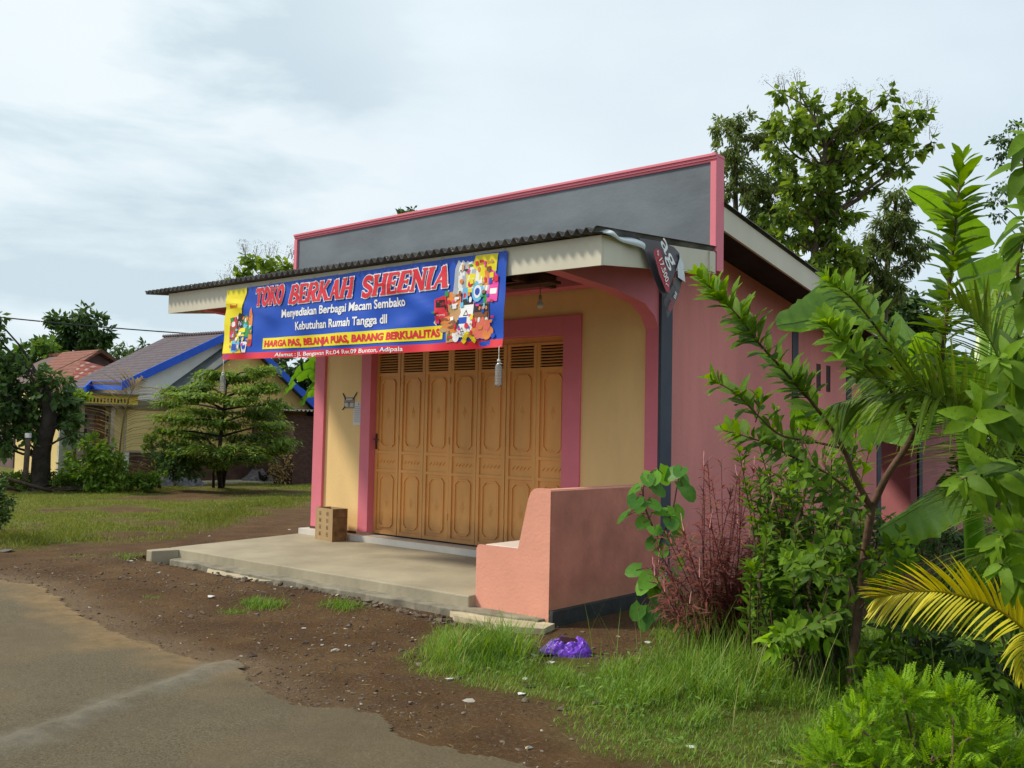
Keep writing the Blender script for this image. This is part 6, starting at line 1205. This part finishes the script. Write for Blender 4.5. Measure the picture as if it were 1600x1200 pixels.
near = (cl*.3+c2*.25+tuft*.25+.2); dens = RNG.random(len(x)) < np.clip(.8+near, 0, 1); k &= dens
b = MB(); blades(b, x[k], y[k], h[k], .0045+.012*h[k], .45, 2, np.clip(.38+.25*tuft[k]+RNG.normal(0, .2, k.sum())-.1*cl[k]+.4*(edge[k] < .3)*RNG.random(k.sum()), 0, 1)); tag(b.build('verge_grass', verdant), 'green grass growing on the verge between the road, the bench and the shrubs', 'grass', kind='stuff')
# tall seeding stalks
n = 500; x = RNG.normal(2.25, .6, n); y = RNG.normal(-2.2, .5, n); k = (verge_m(x, y) > .2); x, y = x[k], y[k]; b = MB(); blades(b, x, y, RNG.uniform(.3, .62, len(x)), .005, .25, 3, np.clip(RNG.normal(.75, .25, len(x)), 0, 1), .2); tag(b.build('tall_grass', verdant), 'tall thin seeding grass stalks in front of the wine-red shrub', 'grass', kind='stuff')
# broad-leaved low weeds on the verge
n = 5200; x = RNG.uniform(.8, 6, n); y = RNG.uniform(-4.6, .5, n); k = (verge_m(x, y) > .15) & (fbm(x*2+9, y*2) > .47) & inview(x, y, gz(x, y), 60); x, y = x[k], y[k]; m_ = len(x); b = MB(); pp = np.stack([x, y, gz(x, y)+RNG.uniform(.02, .14, m_)], -1); dv = rnd(m_); dv[:, 2] = np.abs(dv[:, 2])*.4; nn = rnd(m_)*.5; nn[:, 2] += 1
b.leaves(pp, dv, nn, .03+.03*RNG.random(m_), .022, K=2, tint=np.clip(RNG.normal(.6, .3, m_), 0, 1)); tag(b.build('verge_weeds', LM['mid']), 'small broad-leaved weeds mixed into the verge grass', 'weeds', kind='stuff')
# field
n = 420000; x = RNG.uniform(-27, -3.6, n); y = RNG.uniform(-5.5, 12.5, n); fm = field_m(x, y); ns = fbm(x*1.3, y*.9); pr_ = np.clip((ns-.42)*5+np.clip(fm-7, 0, 4)*.3, .04, 1)*np.clip(fm/.9+.1, 0, 1); k = (fm > -.05) & (RNG.random(n) < pr_) & inview(x, y, np.full(n, GZ), 60); x, y, ns, fm = x[k], y[k], ns[k], fm[k]
near = np.exp(-((fm-.8)/1.0)**2)*(x < -6.8); h = (.022+.055*np.clip((ns-.45)*5, 0, 1)+.05*near)*(.5+RNG.random(len(x))); b = MB()
blades(b, x, y, h, .010+.006*RNG.random(len(x)), .8, 0, np.clip(.42+RNG.normal(0, .27, len(x))-.2*near, 0, 1)); tag(b.build('field_grass', fieldg), 'short patchy yellow-green grass covering the open field at the left', 'grass', kind='stuff')
# tufts
b = MB()
for (px, py, r_, n, hh) in ((412, 948, .22, 420, .10), (535, 945, .20, 480, .075), (365, 957, .14, 160, .045), (205, 872, .35, 260, .06), (262, 870, .28, 300, .07), (320, 880, .15, 90, .04), (240, 935, .12, 40, .05), (395, 945, .1, 120, .1), (650, 955, .1, 60, .06), (120, 870, .3, 120, .03)):
    c = gpt(px, py); x = RNG.normal(c[0], r_*.55, n); y = RNG.normal(c[1], r_*.4, n); k = y < -2.46 if px > 250 else y < 99; blades(b, x[k], y[k], hh*(.5+.8*RNG.random(k.sum())), .006, .7, 2, np.clip(RNG.normal(.45, .25, k.sum()), 0, 1))
tag(b.build('grass_tufts', verdant), 'small green grass tufts scattered on the bare soil before the porch', 'grass', kind='stuff')

# ------------------------------------------------------------------ stones, straw and litter
def stones(name, x, y, s_, m_, label, cat, flat=.6):
    n = len(x); t_ = (1+5**.5)/2; iv = np.array([(-1, t_, 0), (1, t_, 0), (-1, -t_, 0), (1, -t_, 0), (0, -1, t_), (0, 1, t_), (0, -1, -t_), (0, 1, -t_), (t_, 0, -1), (t_, 0, 1), (-t_, 0, -1), (-t_, 0, 1)])/1.9
    fi = np.array([(0, 11, 5), (0, 5, 1), (0, 1, 7), (0, 7, 10), (0, 10, 11), (1, 5, 9), (5, 11, 4), (11, 10, 2), (10, 7, 6), (7, 1, 8), (3, 9, 4), (3, 4, 2), (3, 2, 6), (3, 6, 8), (3, 8, 9), (4, 9, 5), (2, 4, 11), (6, 2, 10), (8, 6, 7), (9, 8, 1)])
    sc = s_[:, None, None]*(1+.35*RNG.normal(size=(n, 12, 1)))*np.array([1, 1, flat]); a_ = RNG.random(n)*PI; c_, q_ = np.cos(a_), np.sin(a_); v = iv[None]*sc*np.stack([RNG.uniform(.7, 1.5, n), np.ones(n), np.ones(n)], -1)[:, None]
    v = np.stack([v[..., 0]*c_[:, None]-v[..., 1]*q_[:, None], v[..., 0]*q_[:, None]+v[..., 1]*c_[:, None], v[..., 2]], -1)+np.stack([x, y, gz(x, y)+s_*.2], -1)[:, None]
    b = MB(); b.add(v.reshape(-1, 3), (fi[None]+np.arange(n)[:, None, None]*12).reshape(-1, 3), tint=np.repeat(RNG.random(n), 12)); return tag(b.build(name, m_), label, cat, kind='stuff')
pebm = leafmat('pebble_stone', (.06, .04, .028), (.20, .16, .12), .0, .9, .2, old=(.45, .42, .36))
n = 5200; x = RNG.uniform(-8, 2.2, n); y = RNG.uniform(-5.3, -2.3, n); c_ = fbm(x*1.5+3, y*1.5); k = (sdist(ROADP, x, y) < -.0) & (RNG.random(n) < np.clip((c_-.36)*4, .08, 1)); stones('pebbles', x[k], y[k], RNG.uniform(.004, .014, k.sum())*(1+(RNG.random(k.sum()) < .05)*1.2), pebm, 'small stones and grit scattered over the bare brown soil', 'pebbles')
n = 420; x = RNG.uniform(-5.7, -.2, n); y = -2.47-np.abs(RNG.normal(0, .09, n))-.03; stones('rubble', x, y, RNG.uniform(.012, .034, n), pebm, 'broken stone chips along the foot of the porch footing', 'rubble')
n = 4200; x = RNG.uniform(-6, 3.2, n); y = RNG.uniform(-7.2, -4.2, n); sr_ = sdist(ROADP, x, y); k = (np.abs(sr_) < .22) | ((sr_ > 0) & (RNG.random(n) < .3)); o_ = stones('road_grit', x[k], y[k], RNG.uniform(.0025, .009, k.sum()), pebm, 'loose grit along the broken edge of the asphalt', 'grit')
for v_ in o_.data.vertices:
    if v_.co.z < GZ+.02: v_.co.z += .014
n = 900; x = RNG.uniform(-1, 3.2, n); y = RNG.uniform(-4.4, -1.6, n); k = (np.exp(-(((x-1.1)/.7)**2+((y+2.3)/.6)**2)) > RNG.random(n)); stones('debris_chips', x[k], y[k], RNG.uniform(.006, .02, k.sum()), pebm, 'pale stone chips in the soil behind the purple bag', 'pebbles')
n = 700; x = RNG.uniform(-7, 2.6, n); y = RNG.uniform(-5.2, -2.5, n); b = MB(); pp = np.stack([x, y, gz(x, y)+.012], -1); dv = rnd(n); dv[:, 2] *= .08; b.leaves(pp, dv, np.tile([0, 0, 1.], (n, 1))+rnd(n)*.3, RNG.uniform(.02, .11, n), .004, K=0, tint=RNG.random(n)); tag(b.build('straw', LM['dry']), 'bits of dry straw lying on the soil', 'straw', kind='stuff')
# purple bag
g0 = gpt(886, 1022); t = thing('purple_bag', g0, 'crumpled bright purple plastic bag lying open in the grass', 'plastic bag'); b = MB(); us = np.linspace(0, 2*PI, 61)[:-1]; V = []; rs_ = np.concatenate([np.linspace(1.0, .50, 12), np.linspace(.47, .34, 4)])
BX = np.array([-RT[1], RT[0], 0])
for k, r_ in enumerate(rs_):
    for a_ in us:
        q_ = float(fbm(4+3.2*r_*math.cos(a_), 9+3.2*r_*math.sin(a_))); q2_ = float(fbm(14+9*r_*math.cos(a_), 3+9*r_*math.sin(a_))); out_ = 1+.30*(float(fbm(5+1.5*math.cos(a_), 5+1.5*math.sin(a_)))-.5)*2
        z_ = .115*math.sqrt(max(0, 1-r_**2.2))*(.5+1.1*q_)+.06*(q2_-.5)*(r_ < .98); z_ = z_-.05*(k >= 12)*(k-11)/4
        V.append(g0+RT*(.21*r_*out_*math.cos(a_))+BX*(.15*r_*out_*math.sin(a_))+np.array([0, 0, max(.0, z_)]))
m_ = len(us); rings = rs_; b.add(V, [[k*m_+i, k*m_+(i+1) % m_, (k+1)*m_+(i+1) % m_, (k+1)*m_+i] for k in range(len(rings)-1) for i in range(m_)], 0, False)
b.build('bag_film', M('purple_plastic', (.19, .05, .60), .3, .25, 25, .008, 45, spec=.5), t)
b = MB(); c = g0+RT*.01+np.array([0, 0, .085]); u_ = RT*.075; w_ = np.array([-RT[1], RT[0], 0])*.05; zz = np.array([0, 0, .05]); b.hexa([c-u_-w_-zz, c+u_-w_-zz*1.2, c+u_+w_-zz, c-u_+w_-zz*.8, c-u_-w_+zz*.6, c+u_-w_+zz*.2, c+u_+w_+zz*.6, c-u_+w_+zz]); b.build('dark_wrapper', M('dark_wrapper', (.03, .012, .02), .45), t, bevel=.01)
def scrap(px, py, s_, m_, label, name='litter_scrap', cat='litter', grp='scattered litter', hgt=.4):
    c = gpt(px, py); b = MB(); k = 7; v = [c+np.array([0, 0, s_*hgt])]+[c+np.array([math.cos(a_)*s_*RNG.uniform(.6, 1.2), math.sin(a_)*s_*RNG.uniform(.6, 1.2), s_*RNG.uniform(0.05, hgt)]) for a_ in np.linspace(0, 2*PI, k+1)[:-1]]
    v += [c+np.array([(q_-c)[0]*.7, (q_-c)[1]*.7, 0.0]) for q_ in v[1:]]
    b.add(v, [[0, 1+i, 1+(i+1) % k] for i in range(k)]); b.f.append((np.array([[1+i, 1+k+i, 1+k+(i+1) % k, 1+(i+1) % k] for i in range(k)])+b.n-len(v), 0, False)); tag(recenter(b.build(name, m_)), label, cat, grp)
wpap = M('white_litter', (.62, .62, .60), .6, .15, 20); 
for px, py, s_ in ((703, 1062, .035), (815, 1085, .03), (675, 1008, .03), (475, 982, .022), (862, 1036, .035), (834, 1024, .03), (1012, 1005, .035), (1030, 1042, .04), (327, 838, .03), (452, 828, .03), (1078, 1168, .03), (820, 1062, .03), (205, 877, .03), (330, 933, .04)):
    scrap(px, py, s_, wpap, 'small crumpled white scrap of litter lying on the ground')
scrap(732, 1096, .05, M('clear_litter', (.40, .38, .33), .3, .2, 20), 'flattened dull plastic cup lid at the edge of the verge', 'flat_litter', hgt=.15)
scrap(865, 1005, .045, M('red_litter', (.55, .07, .05), .5), 'small red wrapper left of the purple bag', 'wrapper')
scrap(858, 1024, .09, M('black_litter', (.02, .02, .02), .5), 'black plastic scraps beneath the left side of the purple bag', 'black_bag', hgt=.3)
scrap(828, 1074, .05, M('black_litter', (.02, .02, .02), .5), 'small black plastic scrap at the right of the tall grass clump', 'black_bag', hgt=.3)
scrap(1213, 1192, .04, M('tan_litter', (.50, .42, .27), .8), 'tan cardboard scrap near the bottom edge of the verge', 'cardboard_scrap', hgt=.2)
scrap(1062, 1078, .10, M('clear_litter', (), 0), 'translucent plastic sheet half hidden in the verge grass', 'plastic_sheet', hgt=.3)
scrap(8, 862, .11, M('dark_stone', (.13, .12, .11), .9, .3, 8), 'flat grey stone at the left edge of the soil', 'stone', 'stone', hgt=.35)
